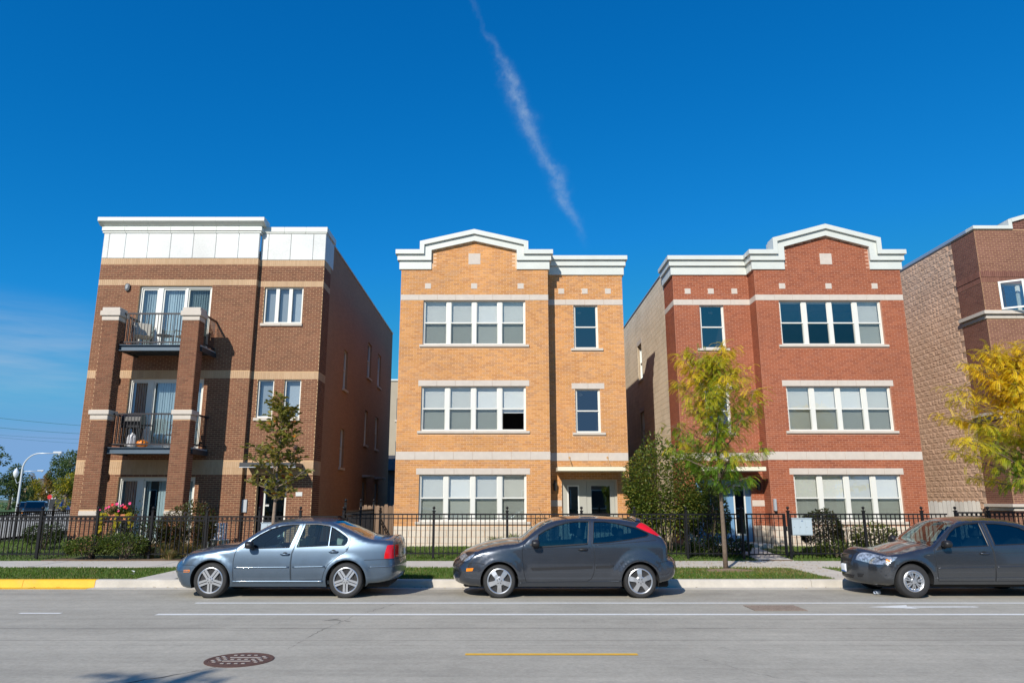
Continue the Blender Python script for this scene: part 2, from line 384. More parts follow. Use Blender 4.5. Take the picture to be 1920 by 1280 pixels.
# sidewalk slabs
sw = tag(MB().box(-60,60,18.62,20.5,-.1,.125).build('sidewalk', SOIL), kind='structure')
x = -24.
while x < 24:
    z = .152
    MB().bbox(x+.006, x+1.518, 18.62, 20.5, .10, z+random.uniform(-.003,.003), .008).build('slab', CONC, sw); x += 1.524
for a, b in ((-60,-24.006),(24.4,60)): MB().box(a, b, 18.62, 20.5, .1, .152).build('slab', CONC, sw)
pk = tag(MB().box(-60,60,15.922,18.614,-.1,.128).build('parkway', TURF), kind='structure')
for x0, x1 in ((-7.72,-6.92),(7.02,7.80)):
    pw = tag(MB().box(x0+.02,x1-.02,15.93,18.6,.0,.135).build('path', SOIL), kind='structure')
    for k in range(2): MB().bbox(x0, x1, 15.922+k*1.346+.005, 15.922+(k+1)*1.346-.003, .1, .155, .008).build('slab', CONC, pw)
# front gardens rise gently to the buildings
def gz(y): return .15 + max(0, min(1, (y-20.5)/3.4))*.18
MB().add([(-60,20.5,.13),(60,20.5,.13),(60,23.9,.31),(-60,23.9,.31),(60,46,.31),(-60,46,.31)][:0] or
  [(-18.6,20.5,.13),(60,20.5,.13),(60,23.9,.31),(-18.6,23.9,.31),(60,60,.31),(-18.6,60,.31)], [(0,1,2,3),(3,2,4,5)]).build('front_lawn', TURF)
tag(bpy.data.objects['front_lawn'], kind='structure')
# opposite pavement, on which the camera stands
tag(MB().box(-400,400,-3.5,2.2,-.2,.15).build('far_pavement', CONC), kind='structure')
# diagonal side street in the west
def dl(x, y): return x - .60*(y-36)
tag(sheet('side_street', [(dl(-27.5,15.6),15.6,.004),(-16.9 if 0 else -19.2,15.6,.004),(-19.2,32,.004),(dl(-15,60),60,.004),(dl(-15,400),400,.004),(dl(-27.5,400),400,.004)], ASPH), kind='structure')
tag(MB().prism([(-19.15,20.6),(-18.6,20.6),(-18.6,60),(-27.5,60),(-19.15,46)], lambda a,b:(a,b,-.02), lambda a,b:(a,b,.13)).build('verge', TURF), kind='structure')
# west of the side street the lawn goes on
tag(MB().prism([(dl(-27.6,30),30),(dl(-27.6,400),400),(-600,400),(-600,30)], lambda a,b:(a,b,-.03), lambda a,b:(a,b,.13)).build('west_lawn', mat('west_turf',(.07,.13,.025),.95,var=.3,vscale=.4)), kind='structure')
# ------------------------------------------------------------ brick walls
CO = .06773; BL = .2032; JT = .0125; PROUD = .006
def sn(z): return round(z/CO)*CO
class Frame:
    def __init__(s, kind, at): s.k = kind; s.a = at
    def P(s, u, z, d=0.):
        if s.k == 'F': return (u, s.a-d, z)
        if s.k == 'L': return (s.a-d, u, z)
        return (s.a+d, u, z)
UNIT = {}
def brick_faces(fr, u0, u1, z0, z1, d=PROUD):
    q = [(u0,z0),(u1,z0),(u1,z1),(u0,z1)]
    vs = [fr.P(u, z, d) for u, z in q] + [fr.P(u, z, -.002) for u, z in q]
    fs = [(0,1,2,3),(1,0,4,5),(2,1,5,6),(3,2,6,7),(0,3,7,4)]
    if fr.k == 'L': fs = [f[::-1] for f in fs]
    return vs, fs
class Wall:
    """collects the bricks of one building"""
    def __init__(s): s.b = []
    def lay(s, fr, u0, u1, z0, z1, holes=(), m='main', top=None, course=CO, L=BL, jt=JT, soldier=False, proud=PROUD):
        k0 = int(math.floor(z0/course + .5)); k = k0
        if soldier:
            n = max(1, int(round((u1-u0)/course))); st = (u1-u0)/n
            for i in range(n):
                a, b = u0+i*st+jt/2, u0+(i+1)*st-jt/2
                if any(a < h[1]-.01 and b > h[0]+.01 and z0 < h[3]-.02 and z1 > h[2]+.02 for h in holes): continue
                s.b.append((fr, a, b, z0+jt/2, z1-jt/2, m, proud, False))
            return
        while k*course < z1 - .02:
            a, b = max(z0, k*course), min(z1, (k+1)*course)
            if b - a > .025:
                segs = [(u0, u1)]
                for h in holes:
                    if a < h[3]-.015 and b > h[2]+.015:
                        ns = []
                        for p, q in segs:
                            if h[1] <= p or h[0] >= q: ns.append((p, q)); continue
                            if h[0] > p: ns.append((p, h[0]))
                            if h[1] < q: ns.append((h[1], q))
                        segs = ns
                ph = (k % 2)*L/2
                for p, q in segs:
                    i = int(math.floor((p-ph)/L)) ; x = i*L+ph
                    while x < q:
                        l, r = max(p, x), min(q, x+L)
                        if r-l > .03 and (top is None or (b-.03 <= min(top(l), top(r)))):
                            s.b.append((fr, l+jt/2, r-jt/2, a+jt/2, b-jt/2, m, proud, abs(r-l-L) < 1e-4 and abs(b-a-course) < 1e-4))
                        x += L
            k += 1
    def finish(s, parent, mats, name='brick', limit=300, variants=None):
        full = sorted([i for i, q in enumerate(s.b) if q[7]], key=lambda i: (Vector(s.b[i][0].P((s.b[i][1]+s.b[i][2])/2, s.b[i][3]))-Vector((0,0,CAM_H))).length)
        keep = set(full[:limit])
        groups = {}
        for i, (fr, a, b, c, d, m, pr, fu) in enumerate(s.b):
            if i in keep:
                key = (name, fr.k, mats[m].name, round(b-a,4), round(d-c,4), pr)
                if key not in UNIT:
                    f0 = Frame(fr.k, 0.); vs, fs = brick_faces(f0, -(b-a)/2, (b-a)/2, -(d-c)/2, (d-c)/2, pr)
                    UNIT[key] = MB().add(vs, fs).mesh(name, mats[m])
                link(name, UNIT[key], parent, fr.P((a+b)/2, (c+d)/2, 0))
            else:
                vs, fs = brick_faces(fr, a, b, c, d, pr); groups.setdefault(m, MB()).add(vs, fs)
        for m, mb in groups.items():
            tag(mb.build(name+'_courses', mats[m], parent, fix=False), kind='stuff')
def cells(fr, u0, u1, z0, z1, holes, d=0., reveal=.17):
    """wall sheet with openings and their reveals"""
    us = sorted({u0, u1, *[h[0] for h in holes], *[h[1] for h in holes]}); zs = sorted({z0, z1, *[h[2] for h in holes], *[h[3] for h in holes]})
    us = [u for u in us if u0 <= u <= u1]; zs = [z for z in zs if z0 <= z <= z1]
    mb = MB()
    for a, b in zip(us, us[1:]):
        for c, e in zip(zs, zs[1:]):
            mu, mz = (a+b)/2, (c+e)/2
            if any(h[0] < mu < h[1] and h[2] < mz < h[3] for h in holes): continue
            mb.add([fr.P(a,c,d), fr.P(b,c,d), fr.P(b,e,d), fr.P(a,e,d)], [(0,1,2,3)])
    for h in holes:
        q = [(h[0],h[2]),(h[1],h[2]),(h[1],h[3]),(h[0],h[3])]
        for i in range(4):
            p, r = q[i], q[(i+1) % 4]
            mb.add([fr.P(*p,d), fr.P(*r,d), fr.P(*r,-reveal), fr.P(*p,-reveal)], [(0,1,2,3)])
    return mb
def fbox(mb, fr, u0, u1, z0, z1, d0, d1, b=0):
    """box on a wall frame; d measured outwards"""
    p, q = fr.P(u0, z0, d0), fr.P(u1, z1, d1)
    a = (p[0], q[0], p[1], q[1], p[2], q[2])
    return mb.bbox(*a, b) if b else mb.box(*a)
def stones(parent, fr, u0, u1, z0, z1, proud, name, m, L=.62, b=.006, holes=()):
    n = max(1, int(round((u1-u0)/L))); st = (u1-u0)/n
    for i in range(n):
        a, c = u0+i*st+.002, u0+(i+1)*st-.002
        segs = [(a, c)]
        fbox(MB(), fr, a, c, z0+.001, z1-.001, -.03, proud, b).build(name, m, parent)
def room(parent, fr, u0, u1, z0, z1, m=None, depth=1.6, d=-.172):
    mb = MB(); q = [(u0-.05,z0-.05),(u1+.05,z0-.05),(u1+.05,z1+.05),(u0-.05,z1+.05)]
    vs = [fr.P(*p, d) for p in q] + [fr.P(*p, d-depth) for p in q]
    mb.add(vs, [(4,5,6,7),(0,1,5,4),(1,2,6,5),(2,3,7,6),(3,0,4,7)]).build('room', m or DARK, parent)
def hung(parent, fr, u0, u1, z0, z1, lap=.0, mullL=.03, mullR=.03, blind=None, glass=None, lower_open=0., meet=.5, frame_m=None, d=-.105, bd=None):
    """one double-hung unit; sub-parts of a window part"""
    fm = frame_m or VINYL
    mb = MB(); zm = z0+(z1-z0)*meet
    fbox(mb, fr, u0, u0+mullL, z0, z1, d-.05, d+.03); fbox(mb, fr, u1-mullR, u1, z0, z1, d-.05, d+.03)
    a, b = u0+mullL, u1-mullR
    fbox(mb, fr, a, b, z1-.04, z1, d-.05, d+.03); fbox(mb, fr, a, b, z0, z0+.055, d-.05, d+.03)
    # sashes
    fbox(mb, fr, a, b, zm-.02, zm+.022, d-.04, d+.018)
    for (p, q, dd) in ((zm+.022, z1-.04, d), (z0+.055, zm-.02, d-.012)):
        fbox(mb, fr, a, a+.022, p, q, dd-.03, dd+.008); fbox(mb, fr, b-.022, b, p, q, dd-.03, dd+.008)
    win = mb.build('window', fm, parent)
    g = glass or GLASS
    for p, q, dd in ((zm+.02, z1-.04, d-.012), (z0+.05+lower_open, zm-.015, d-.024)):
        if q-p < .05: continue
        pm = MB(); pm.add([fr.P(a+.018,p,dd),fr.P(b-.018,p,dd),fr.P(b-.018,q,dd),fr.P(a+.018,q,dd)], [(0,1,2,3)]).build('pane', g, win)
    if blind:
        zb, tilt = blind
        bm = MB(); z = z1-.05; dd = d-.10 if bd is None else bd
        fbox(bm, fr, a+.005, b-.005, z1-.075, z1-.042, dd-.03, dd+.01)
        while z > zb:
            c, s_ = math.cos(tilt)*.0125, math.sin(tilt)*.0125
            bm.add([fr.P(a+.008,z-s_,dd+c), fr.P(b-.008,z-s_,dd+c), fr.P(b-.008,z+s_,dd-c), fr.P(a+.008,z+s_,dd-c)], [(0,1,2,3)])
            z -= .0215
        bm.build('blind', BLIND, win, fix=False)
    return win
# ------------------------------------------------------------ brick and block materials
ORB = brick_mat('orange_brick', [(.55,.252,.074),(.60,.282,.088),(.64,.312,.108),(.49,.212,.064),(.56,.290,.125),(.46,.220,.088)])
RDB = brick_mat('red_brick', [(.305,.082,.032),(.335,.093,.038),(.36,.108,.048),(.265,.068,.028),(.32,.10,.05)])
BRB = brick_mat('brown_brick', [(.172,.064,.032),(.20,.076,.038),(.22,.090,.048),(.145,.053,.027),(.19,.082,.045)])
BRD = brick_mat('dark_brown_brick', [(.185,.076,.052),(.205,.088,.060),(.225,.098,.070),(.165,.066,.046)])
TANB = brick_mat('tan_brick', [(.50,.33,.19),(.53,.355,.21),(.55,.375,.225),(.48,.315,.185)], bump=.1)
ORM = mat('orange_mortar', (.71,.455,.275), .95, var=.08, vscale=4.)
RDM = mat('red_mortar', (.52,.27,.18), .95, var=.08, vscale=4.)
BRM = mat('tan_mortar', (.55,.355,.195), .95, var=.08, vscale=4.)
TNM = mat('tan_joint', (.40,.265,.16), .95, var=.08, vscale=4.)
SPLIT = brick_mat('split_face_block', [(.60,.395,.265),(.63,.42,.285),(.655,.44,.305),(.585,.38,.255),(.62,.42,.29)], bump=.3)
CREAM = brick_mat('cream_block', [(.68,.56,.40),(.72,.595,.43),(.74,.615,.45),(.66,.545,.39)], bump=.3)
BASEB = brick_mat('base_block', [(.62,.535,.43),(.65,.56,.45),(.60,.515,.41)], bump=.2)
SPM = mat('block_mortar', (.42,.28,.20), .95); CRM = mat('cream_mortar', (.36,.28,.19), .95)
def brick_tex(name, c1, c2, cm, axis='Y'):
    m = bpy.data.materials.new(name); m.use_nodes = True; nt = m.node_tree; b = nt.nodes['Principled BSDF']
    g = N(nt, 'ShaderNodeNewGeometry'); sp = N(nt, 'ShaderNodeSeparateXYZ'); LK(nt, g.outputs['Position'], sp.inputs[0])
    cb = N(nt, 'ShaderNodeCombineXYZ'); LK(nt, sp.outputs[1 if axis == 'Y' else 0], cb.inputs[0]); LK(nt, sp.outputs[2], cb.inputs[1])
    bt = N(nt, 'ShaderNodeTexBrick', ins={'Color1': (*c1,1), 'Color2': (*c2,1), 'Mortar': (*cm,1), 'Scale': 1., 'Mortar Size': .005, 'Brick Width': BL, 'Row Height': CO, 'Bias': 0.})
    LK(nt, cb.outputs[0], bt.inputs['Vector'])
    nz = N(nt, 'ShaderNodeTexNoise', ins={'Scale': .6, 'Detail': 6.}); LK(nt, g.outputs['Position'], nz.inputs['Vector'])
    c = MIXC(nt, MATH(nt, 'MULTIPLY_ADD', nz.outputs[0], .6, -.1, clamp=True), bt.outputs[0], tuple(x*.62 for x in c1))
    LK(nt, c, b.inputs['Base Color']); b.inputs['Roughness'].default_value = .9
    bp = N(nt, 'ShaderNodeBump', ins={'Strength': .4, 'Distance': .006}); LK(nt, bt.outputs['Fac'], bp.inputs['Height']); bp.invert = True; LK(nt, bp.outputs[0], b.inputs['Normal'])
    return m
SIDEB = brick_tex('common_brick', (.43,.23,.125), (.36,.19,.10), (.40,.275,.18))
SCREEN = glass_mat('insect_screen', (.70,.72,.71), .0, (.1,.1,.1), .8, grow=0.)
GREYD = mat('grey_door_paint', (.42,.41,.355), .5, var=.04); BLUED = mat('blue_door_paint', (.155,.30,.47), .5, var=.06)
CANOPY = mat('canopy_cream', (.78,.72,.55), .5, var=.03); ROD = mat('tan_rod', (.50,.29,.12), .5)
STEEL = mat('steel_channel', (.09,.125,.16), .45, .3, var=.1)
PLATE = mat('intercom_metal', (.55,.58,.60), .4, .4)
LAMPB = mat('lamp_body', (.05,.05,.05), .4); LAMPG = mat('lamp_lens', (.35,.36,.36), .25)
def cornice_poly(mb, pts_out, pts_in, y0, y1):
    n = len(pts_out)
    for i in range(n-1):
        q = [pts_out[i], pts_out[i+1], pts_in[i+1], pts_in[i]]
        mb.prism(q, lambda a, b: (a, y0, b), lambda a, b: (a, y1, b))
YB, YRC = 24.0, 24.63
def townhouse(name, mx, mats, label, door_m, gab, blinds, mirrored):
    """three-storey walk-up: a gabled bay and a recessed entrance strip; mx maps the plan of the first one"""
    T = thing(name, (mx(.33), YB, .30), label, 'building')
    W = Wall(); F, G = Frame('F', YB), Frame('F', YRC)
    def X(a, b): return (min(mx(a), mx(b)), max(mx(a), mx(b)))
    bx0, bx1 = X(-3.54, 1.53); rx0, rx1 = X(1.53, 4.205); wl, wr = X(-2.75, .75)
    Z = [(sn(1.06), sn(2.58)), (sn(3.98), sn(5.5)), (sn(6.9), sn(8.46))]
    ZT = 9.62; sh, pk = gab
    bay_h = [(wl, wr, *z) for z in Z]
    q0, q1 = X(2.46, 3.315); rec_h = [(q0, q1, *Z[1]), (q0, q1, *Z[2])]
    d0, d1 = X(1.95, 3.80); door_h = (d0, d1, .42, sn(2.46))
    # mortar backing
    xo = lambda x: mx(x)
    O = [(-3.54,ZT),(-2.55,ZT),(-2.55,sh-.2),(-1.0,pk-.25),(.55,sh-.2),(.55,ZT),(1.53,ZT)]
    wall = cells(F, bx0, bx1, .2, ZT, bay_h)
    gp = [(xo(-2.55),ZT),(xo(-2.55),sh-.25),(xo(-1.0),pk-.3),(xo(.55),sh-.25),(xo(.55),ZT)]
    wall.add([F.P(*p) for p in gp], [tuple(range(5))])
    wall.build('wall', mats['mortar'], T)
    cells(G, rx0, rx1, .2, ZT, rec_h+[door_h]).build('wall', mats['mortar'], T)
    side_k = 'L' if mirrored else 'R'
    SB = Frame(side_k, mx(1.53)); SR = Frame(side_k, mx(4.205))
    cells(SB, YB, YRC, .2, ZT, []).build('wall', mats['mortar'], T)
    ret = 26.06
    cells(SR, YRC, ret, .2, ZT+.5, []).build('wall', mats['mortar'], T)
    # bricks
    bz = sn(.98)
    b3 = (sn(8.46), sn(8.46)+3*CO); b2 = (sn(3.05), sn(3.05)+4*CO)
    sq = [(-2.71,-2.50),(-1.12,-.905),(.485,.70)]; sqr = [(1.94,2.15),(2.77,2.98),(3.59,3.80)]; sz = (sn(8.9), sn(8.9)+3*CO)
    big = (*X(-1.22,-.80), sn(9.72), sn(9.72)+6*CO)
    H = list(bay_h) + [(*X(a, b), *sz) for a, b in sq] + [big, (bx0,bx1,*b2), (bx0,bx1,*b3)]
    ll, lr = X(-2.855, .87)
    H += [(ll, lr, Z[0][1], Z[0][1]+3*CO), (ll, lr, Z[1][1], Z[1][1]+3*CO)] + [(ll, lr, z[0]-.085, z[0]) for z in Z]
    def top(u):
        x = (u - mx(0))*(-1 if mirrored else 1)
        if x < -2.49 or x > .50: return ZT
        t = abs(x+1.0)/1.5; return pk-.40 - (pk-sh)*t*.8
    W.lay(F, bx0, bx1, bz, 11.0, H, top=top)
    jl, jr = X(2.345, 3.47)
    HR = rec_h + [(*X(a, b), *sz) for a, b in sqr] + [door_h, (rx0,rx1,*b2), (rx0,rx1,*b3), (jl, jr, Z[1][1], Z[1][1]+3*CO)] + [(jl, jr, z[0]-.085, z[0]) for z in Z[1:]]
    st = (*X(1.53, 1.945), sn(1.58), sn(1.58)+3*CO); HR.append(st)
    W.lay(G, rx0, rx1, bz, ZT, HR)
    W.lay(SB, YB, YRC, bz, ZT, [(YB,YRC,*b2),(YB,YRC,*b3)])
    if mirrored: W.lay(SR, YRC, ret, bz, ZT, [(YRC,ret,*b2),(YRC,ret,*b3)])
    W.finish(T, {'main': mats['brick']})
    # base of smooth block
    BW = Wall()
    BW.lay(F, bx0, bx1, .2, bz, course=.2032, L=.4064, proud=.012); BW.lay(G, rx0, rx1, .2, bz, [door_h], course=.2032, L=.4064, proud=.012); BW.lay(SB, YB, YRC, .2, bz, course=.2032, L=.4064, proud=.012)
    BW.finish(T, {'main': BASEB}, 'block')
    # cast stone bands, lintels, sills, accents
    stones(T, F, bx0, bx1, *b2, .012, 'band_stone', STONE); stones(T, F, bx0, bx1, *b3, .012, 'band_stone', STONE)
    stones(T, G, rx0, rx1, *b2, .012, 'band_stone', STONE); stones(T, G, rx0, rx1, *b3, .012, 'band_stone', STONE)
    for b in (b2, b3):
        stones(T, SB, YB-.01, YRC, *b, .012, 'band_stone', STONE)
        if mirrored: stones(T, SR, YRC-.01, ret, *b, .012, 'band_stone', STONE)
    for z in Z[:2]: stones(T, F, ll, lr, z[1]+.001, z[1]+3*CO, .014, 'lintel', STONE)
    stones(T, G, jl, jr, Z[1][1]+.001, Z[1][1]+3*CO, .014, 'lintel', STONE)
    for z in Z: stones(T, F, ll, lr, z[0]-.085, z[0], .055, 'sill', SILL, L=1.9)
    for z in Z[1:]: stones(T, G, jl, jr, z[0]-.085, z[0], .055, 'sill', SILL, L=2)
    for a, b in sq: fbox(MB(), F, *X(a+.004, b-.004), sz[0]+.004, sz[1]-.004, -.03, .012, .005).build('accent_stone', STONE, T)
    for a, b in sqr: fbox(MB(), G, *X(a+.004, b-.004), sz[0]+.004, sz[1]-.004, -.03, .012, .005).build('accent_stone', STONE, T)
    fbox(MB(), F, big[0]+.004, big[1]-.004, big[2]+.004, big[3]-.004, -.03, .012, .005).build('accent_stone', STONE, T)
    fbox(MB(), G, st[0]+.003, st[1]-.003, st[2]+.003, st[3]-.003, -.03, .012, .005).build('accent_stone', STONE, T)
    # cornice
    def pts(l): return [(xo(a), b) for a, b in l]
    oA = pts([(-3.735,10.24),(-2.90,10.24),(-2.90,sh),(-1.02,pk),(.86,sh),(.86,10.24),(1.715,10.24)])
    iA = pts([(-3.735,10.085),(-2.745,10.085),(-2.745,sh-.125),(-1.02,pk-.165),(.705,sh-.125),(.705,10.085),(1.715,10.085)])
    iB = pts([(-3.675,9.88),(-2.50,9.88),(-2.50,sh-.30),(-1.02,pk-.40),(.46,sh-.30),(.46,9.88),(1.655,9.88)])
    oB = pts([(-3.675,10.083),(-2.743,10.083),(-2.743,sh-.127),(-1.02,pk-.167),(.703,sh-.127),(.703,10.083),(1.655,10.083)])
    mb = MB(); cornice_poly(mb, oA, iA, YB-.205, YB+.30); mb.build('cornice_cap', WHITE, T)
    mb = MB(); cornice_poly(mb, oB, iB, YB-.125, YB+.15)
    mb.build('cornice_fascia', WHITE, T)
    for a, b in ((-3.612,-2.495),(.455,1.60)): MB().bbox(xo(a), xo(b), YB-.05, YB+.1, 9.565, 9.878, .008).build('cornice_frieze', WHITE, T)
    for (z0, z1, pr, ex, nm) in ((10.085,10.24,.205,.19,'cornice_cap'),(9.88,10.083,.125,.13,'cornice_fascia'),(9.565,9.878,.05,.07,'cornice_frieze')):
        a = 1.53+.001; MB().bbox(xo(1.50), xo(4.205+ex), YRC-pr, YRC+.3, z0, z1, .006).build(nm, WHITE, T)
        c = mx(4.205); s_ = -1 if mirrored else 1
        MB().bbox(c-s_*.1, c+s_*ex, YRC+.301, ret, z0, z1, .006).build(nm, WHITE, T)
        c = mx(1.53); MB().bbox(c-s_*.3, c+s_*ex, YB+.15, YRC-pr-.001, z0, z1, .006).build(nm, WHITE, T)
    # parapet behind the gable, roof and plain outer walls
    MB().prism([(mx(-2.88),9.9),(mx(-2.88),sh-.03),(mx(-1.02),pk-.03),(mx(.84),sh-.03),(mx(.84),9.9)], lambda a,b:(a,YB+.302,b), lambda a,b:(a,YB+.5,b)).build('parapet', WHITE2, T)
    a, b = X(-3.5, 4.16); MB().box(a, b, YRC+.35, 39.9, 9.7, 9.8).build('roof', ROOFM, T)
    o = X(-3.54, -3.44); MB().box(*o, YB+.01, 40, .1, 10.08).build('side_wall', mats['side'], T)
    MB().box(a, b, 39.9, 40, .1, 10.08).build('back_wall', mats['side'], T)
    if not mirrored: MB().box(4.1, 4.205, ret+.002, 40, .1, 10.08).build('side_wall', mats['side'], T)
    # windows
    for fl, z in enumerate(Z):
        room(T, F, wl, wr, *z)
        n = 4; st_ = (wr-wl)/n
        for i in range(n):
            bl = blinds[fl][i]; kw = {}
            if bl == 'half': kw = dict(blind=(z[0]+.62, 1.15), lower_open=.55)
            elif bl == 'open': kw = dict(blind=(z[0]+.06, .22))
            elif bl: kw = dict(blind=(z[0]+.06, 1.15+random.uniform(-.06,.06)))
            wn = hung(T, F, wl+i*st_, wl+(i+1)*st_, *z, mullL=.05 if i == 0 else .075, mullR=.05 if i == n-1 else .075, **kw)
            if bl != 'half':
                zm = (z[0]+z[1])/2; MB().add([F.P(wl+i*st_+.08, z[0]+.06,-.102), F.P(wl+(i+1)*st_-.08, z[0]+.06,-.102), F.P(wl+(i+1)*st_-.08, zm-.02,-.102), F.P(wl+i*st_+.08, zm-.02,-.102)], [(0,1,2,3)]).build('screen', SCREEN, wn)
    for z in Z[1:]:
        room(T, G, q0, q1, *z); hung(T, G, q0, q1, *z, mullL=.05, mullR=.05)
        MB().lathe([(.01,-.02),(.06,-.03),(.09,-.07),(.085,-.1),(.02,-.12)], (mx(2.72), YRC+.75, z[1]-.02), 12).build('ceiling_light', mat('opal_glass', (.75,.70,.62), .3), T)
    # entrance: panelled screen with sidelight and glazed door
    dz0, dz1 = .42, door_h[3]; room(T, G, d0, d1, dz0, dz1, ROOMW, 2.2, -.24)
    D = -.10
    mb = MB()
    def pan(a, b, z0, z1, p=D, q=.06): fbox(mb, G, *X(a, b), z0, z1, p-q, p)
    pan(1.95, 2.135, dz0, dz1); pan(2.535, 2.78, dz0, dz1); pan(2.135, 2.535, dz0, .62); pan(2.135, 2.535, 2.25, dz1); pan(2.78, 3.80, 2.36, dz1); pan(3.72, 3.80, dz0, 2.36)
    mb.build('entrance_screen', door_m, T)
    mb = MB()
    for a, b, c, e in ((2.135,2.18,.62,2.25),(2.49,2.535,.62,2.25),(2.18,2.49,2.205,2.25),(2.18,2.49,.62,.68)): fbox(mb, G, *X(a,b), c, e, D-.03, D+.018)
    sf = mb.build('sidelight', VINYL, T)
    fbox(MB(), G, *X(2.18,2.49), .68, 2.205, D-.02, D-.014).build('pane', GLASSB, sf)
    mb = MB()
    def dp(a, b, z0, z1): fbox(mb, G, *X(a, b), z0, z1, D-.07, D-.02)
    dp(2.79, 2.94, dz0+.01, 2.355); dp(3.565, 3.715, dz0+.01, 2.355); dp(2.94, 3.565, dz0+.01, .72); dp(2.94, 3.565, 2.225, 2.355)
    dr = mb.build('door', door_m, T)
    fbox(MB(), G, *X(2.94,3.565), .72, 2.225, D-.05, D-.045).build('pane', GLASSB, dr)
    MB().tube([G.P(mx(2.86), 1.30, D-.01), G.P(mx(2.86), 1.30, D+.05), G.P(mx(2.98), 1.285, D+.05)], .014, 8).build('handle', mat('chrome', (.7,.7,.7), .15, 1.), dr)
    MB().bbox(*X(1.75, 4.0), YRC-1.1, YRC-.002, .1, .41, .012).build('step', CONC, T)
    # canopy hung on rods
    ca, cb_ = X(1.75, 3.94); cz0, cz1 = 2.68, 2.81
    cn = MB().bbox(ca, cb_, YRC-1.0, YRC-.002, cz0, cz1, .006).build('canopy', CANOPY, T)
    MB().box(ca+.02, cb_-.02, YRC-.98, YRC-.01, cz1+.001, cz1+.012).build('flashing', mat('olive_flash', (.22,.17,.05), .5), cn)
    for x in (2.22, 3.50): MB().tube([(mx(x), YRC-.01, 3.16), (mx(x)+(.0), YRC-.7, cz1+.01)], .013, 6).tube([(mx(x), YRC-.0, 3.16), (mx(x), YRC-.03, 3.16)], .035, 10).build('rod', ROD, cn)
    # wall lantern beside the door
    lx = mx(1.72); mb = MB().bbox(lx-.04, lx+.04, YRC-.02, YRC, 2.12, 2.42, .01).tube([(lx, YRC-.01, 2.36), (lx, YRC-.08, 2.40), (lx, YRC-.12, 2.36)], .01, 6)
    mb.lathe([(.02,.30),(.07,.24),(.075,.22),(.06,.03),(.03,0.)], (lx, YRC-.12, 2.06), 8)
    lt = mb.build('wall_lantern', LAMPB, T)
    return T
def blk(n): return [[1]*4]*n
ob = [[1,1,1,1],[1,1,1,'half'],[1,1,1,1]]
OR = townhouse('orange_brick_building', lambda x: x, dict(brick=ORB, mortar=ORM, side=SIDEB), 'orange brick three-storey apartment building with white gabled cornice', GREYD, (10.545, 10.985), ob, False)
rb = [[1,1,1,1],[1,1,1,1],['open','open','open',1]]
RD = townhouse('red_brick_building', lambda x: 10.215-x, dict(brick=RDB, mortar=RDM, side=SIDEB), 'red brick three-storey apartment building with white gabled cornice and blue door', BLUED, (10.67, 11.18), rb, True)
# intercom box and cream block flank of the red building
MB().bbox(8.72, 8.80, 23.85, 23.985, 1.42, 1.80, .01).build('intercom', PLATE, RD)
CF = Frame('L', 6.03); ch = [(30.9, 31.8, z0, z1) for z0, z1 in ((sn(3.98), sn(5.5)), (sn(6.9), sn(8.46)))]
cells(CF, 26.062, 40, .1, 10.13, ch).build('flank_wall', CRM, RD)
CW = Wall(); CW.lay(CF, 26.062, 40, .2, 10.13, ch, course=.2032, L=.4064, jt=.008, proud=.014); CW.finish(RD, {'main': CREAM}, 'block')
for h in ch:
    room(RD, CF, *h); hung(RD, CF, *h, mullL=.05, mullR=.05)
    fbox(MB(), CF, h[0]-.1, h[1]+.1, h[2]-.1, h[2], -.05, .05, .006).build('sill', SILL, RD); fbox(MB(), CF, h[0]-.1, h[1]+.1, h[3]+.001, h[3]+.2, -.02, .02, .006).build('lintel', STONE, RD)
MB().bbox(5.98, 6.28, 26.07, 40.05, 10.135, 10.19, .008).build('coping', METAL, RD)
# ------------------------------------------------------------ brown brick building with balconies
BA = thing('brown_brick_building', (-11, 24, .3), 'brown brick building with tan bands, white parapet panels and balconies', 'building')
F, G = Frame('F', 24.0), Frame('F', 24.2); SA = Frame('R', -6.28)
doors = [(-12.55,-10.05,.40,2.50),(-12.55,-10.05,3.40,5.745),(-12.55,-10.05,6.66,8.99)]
w3 = (-8.31,-6.955,7.70,9.0); w2a = (-8.31,-7.755,4.45,5.745); w2b = (-7.41,-6.84,4.45,5.745); ent = (-8.10,-7.10,.40,2.56)
GRN = (w3, w2a, w2b, ent)
ZP = 9.976
cells(F, -14.0, -8.54, .2, 11.2, doors).build('wall', BRM, BA); cells(G, -8.54, -6.28, .2, 11.0, GRN).build('wall', BRM, BA)
RA = 25.16; cells(SA, 24.2, RA, .2, ZP, []).build('wall', BRM, BA)
MB().box(-14.0, -13.9, 24.01, 40, .1, 10.9).build('side_wall', SIDEB, BA); MB().box(-13.9, -6.4, 39.9, 40, .1, 10.9).build('back_wall', SIDEB, BA)
MB().box(-13.9, -6.4, 24.45, 39.9, 10.3, 10.4).build('roof', ROOFM, BA)
MB().box(-8.56, -8.54, 24.001, 24.2, .2, ZP).build('return_wall', BRM, BA)
bands = [(2.57,3.0,2),(5.75,6.0,1),(9.0,9.215,1),(9.765,ZP,1)]
W = Wall(); bh = [(-20, 40, a, b) for a, b, n in bands]
W.lay(F, -14.0, -8.54, .2, ZP, doors+bh); W.lay(G, -8.54, -6.28, .2, ZP, list(GRN)+bh); W.lay(SA, 24.2, RA, .2, ZP, bh)
RB = Frame('R', -8.54); W.lay(RB, 24.0, 24.2, .2, ZP, bh)
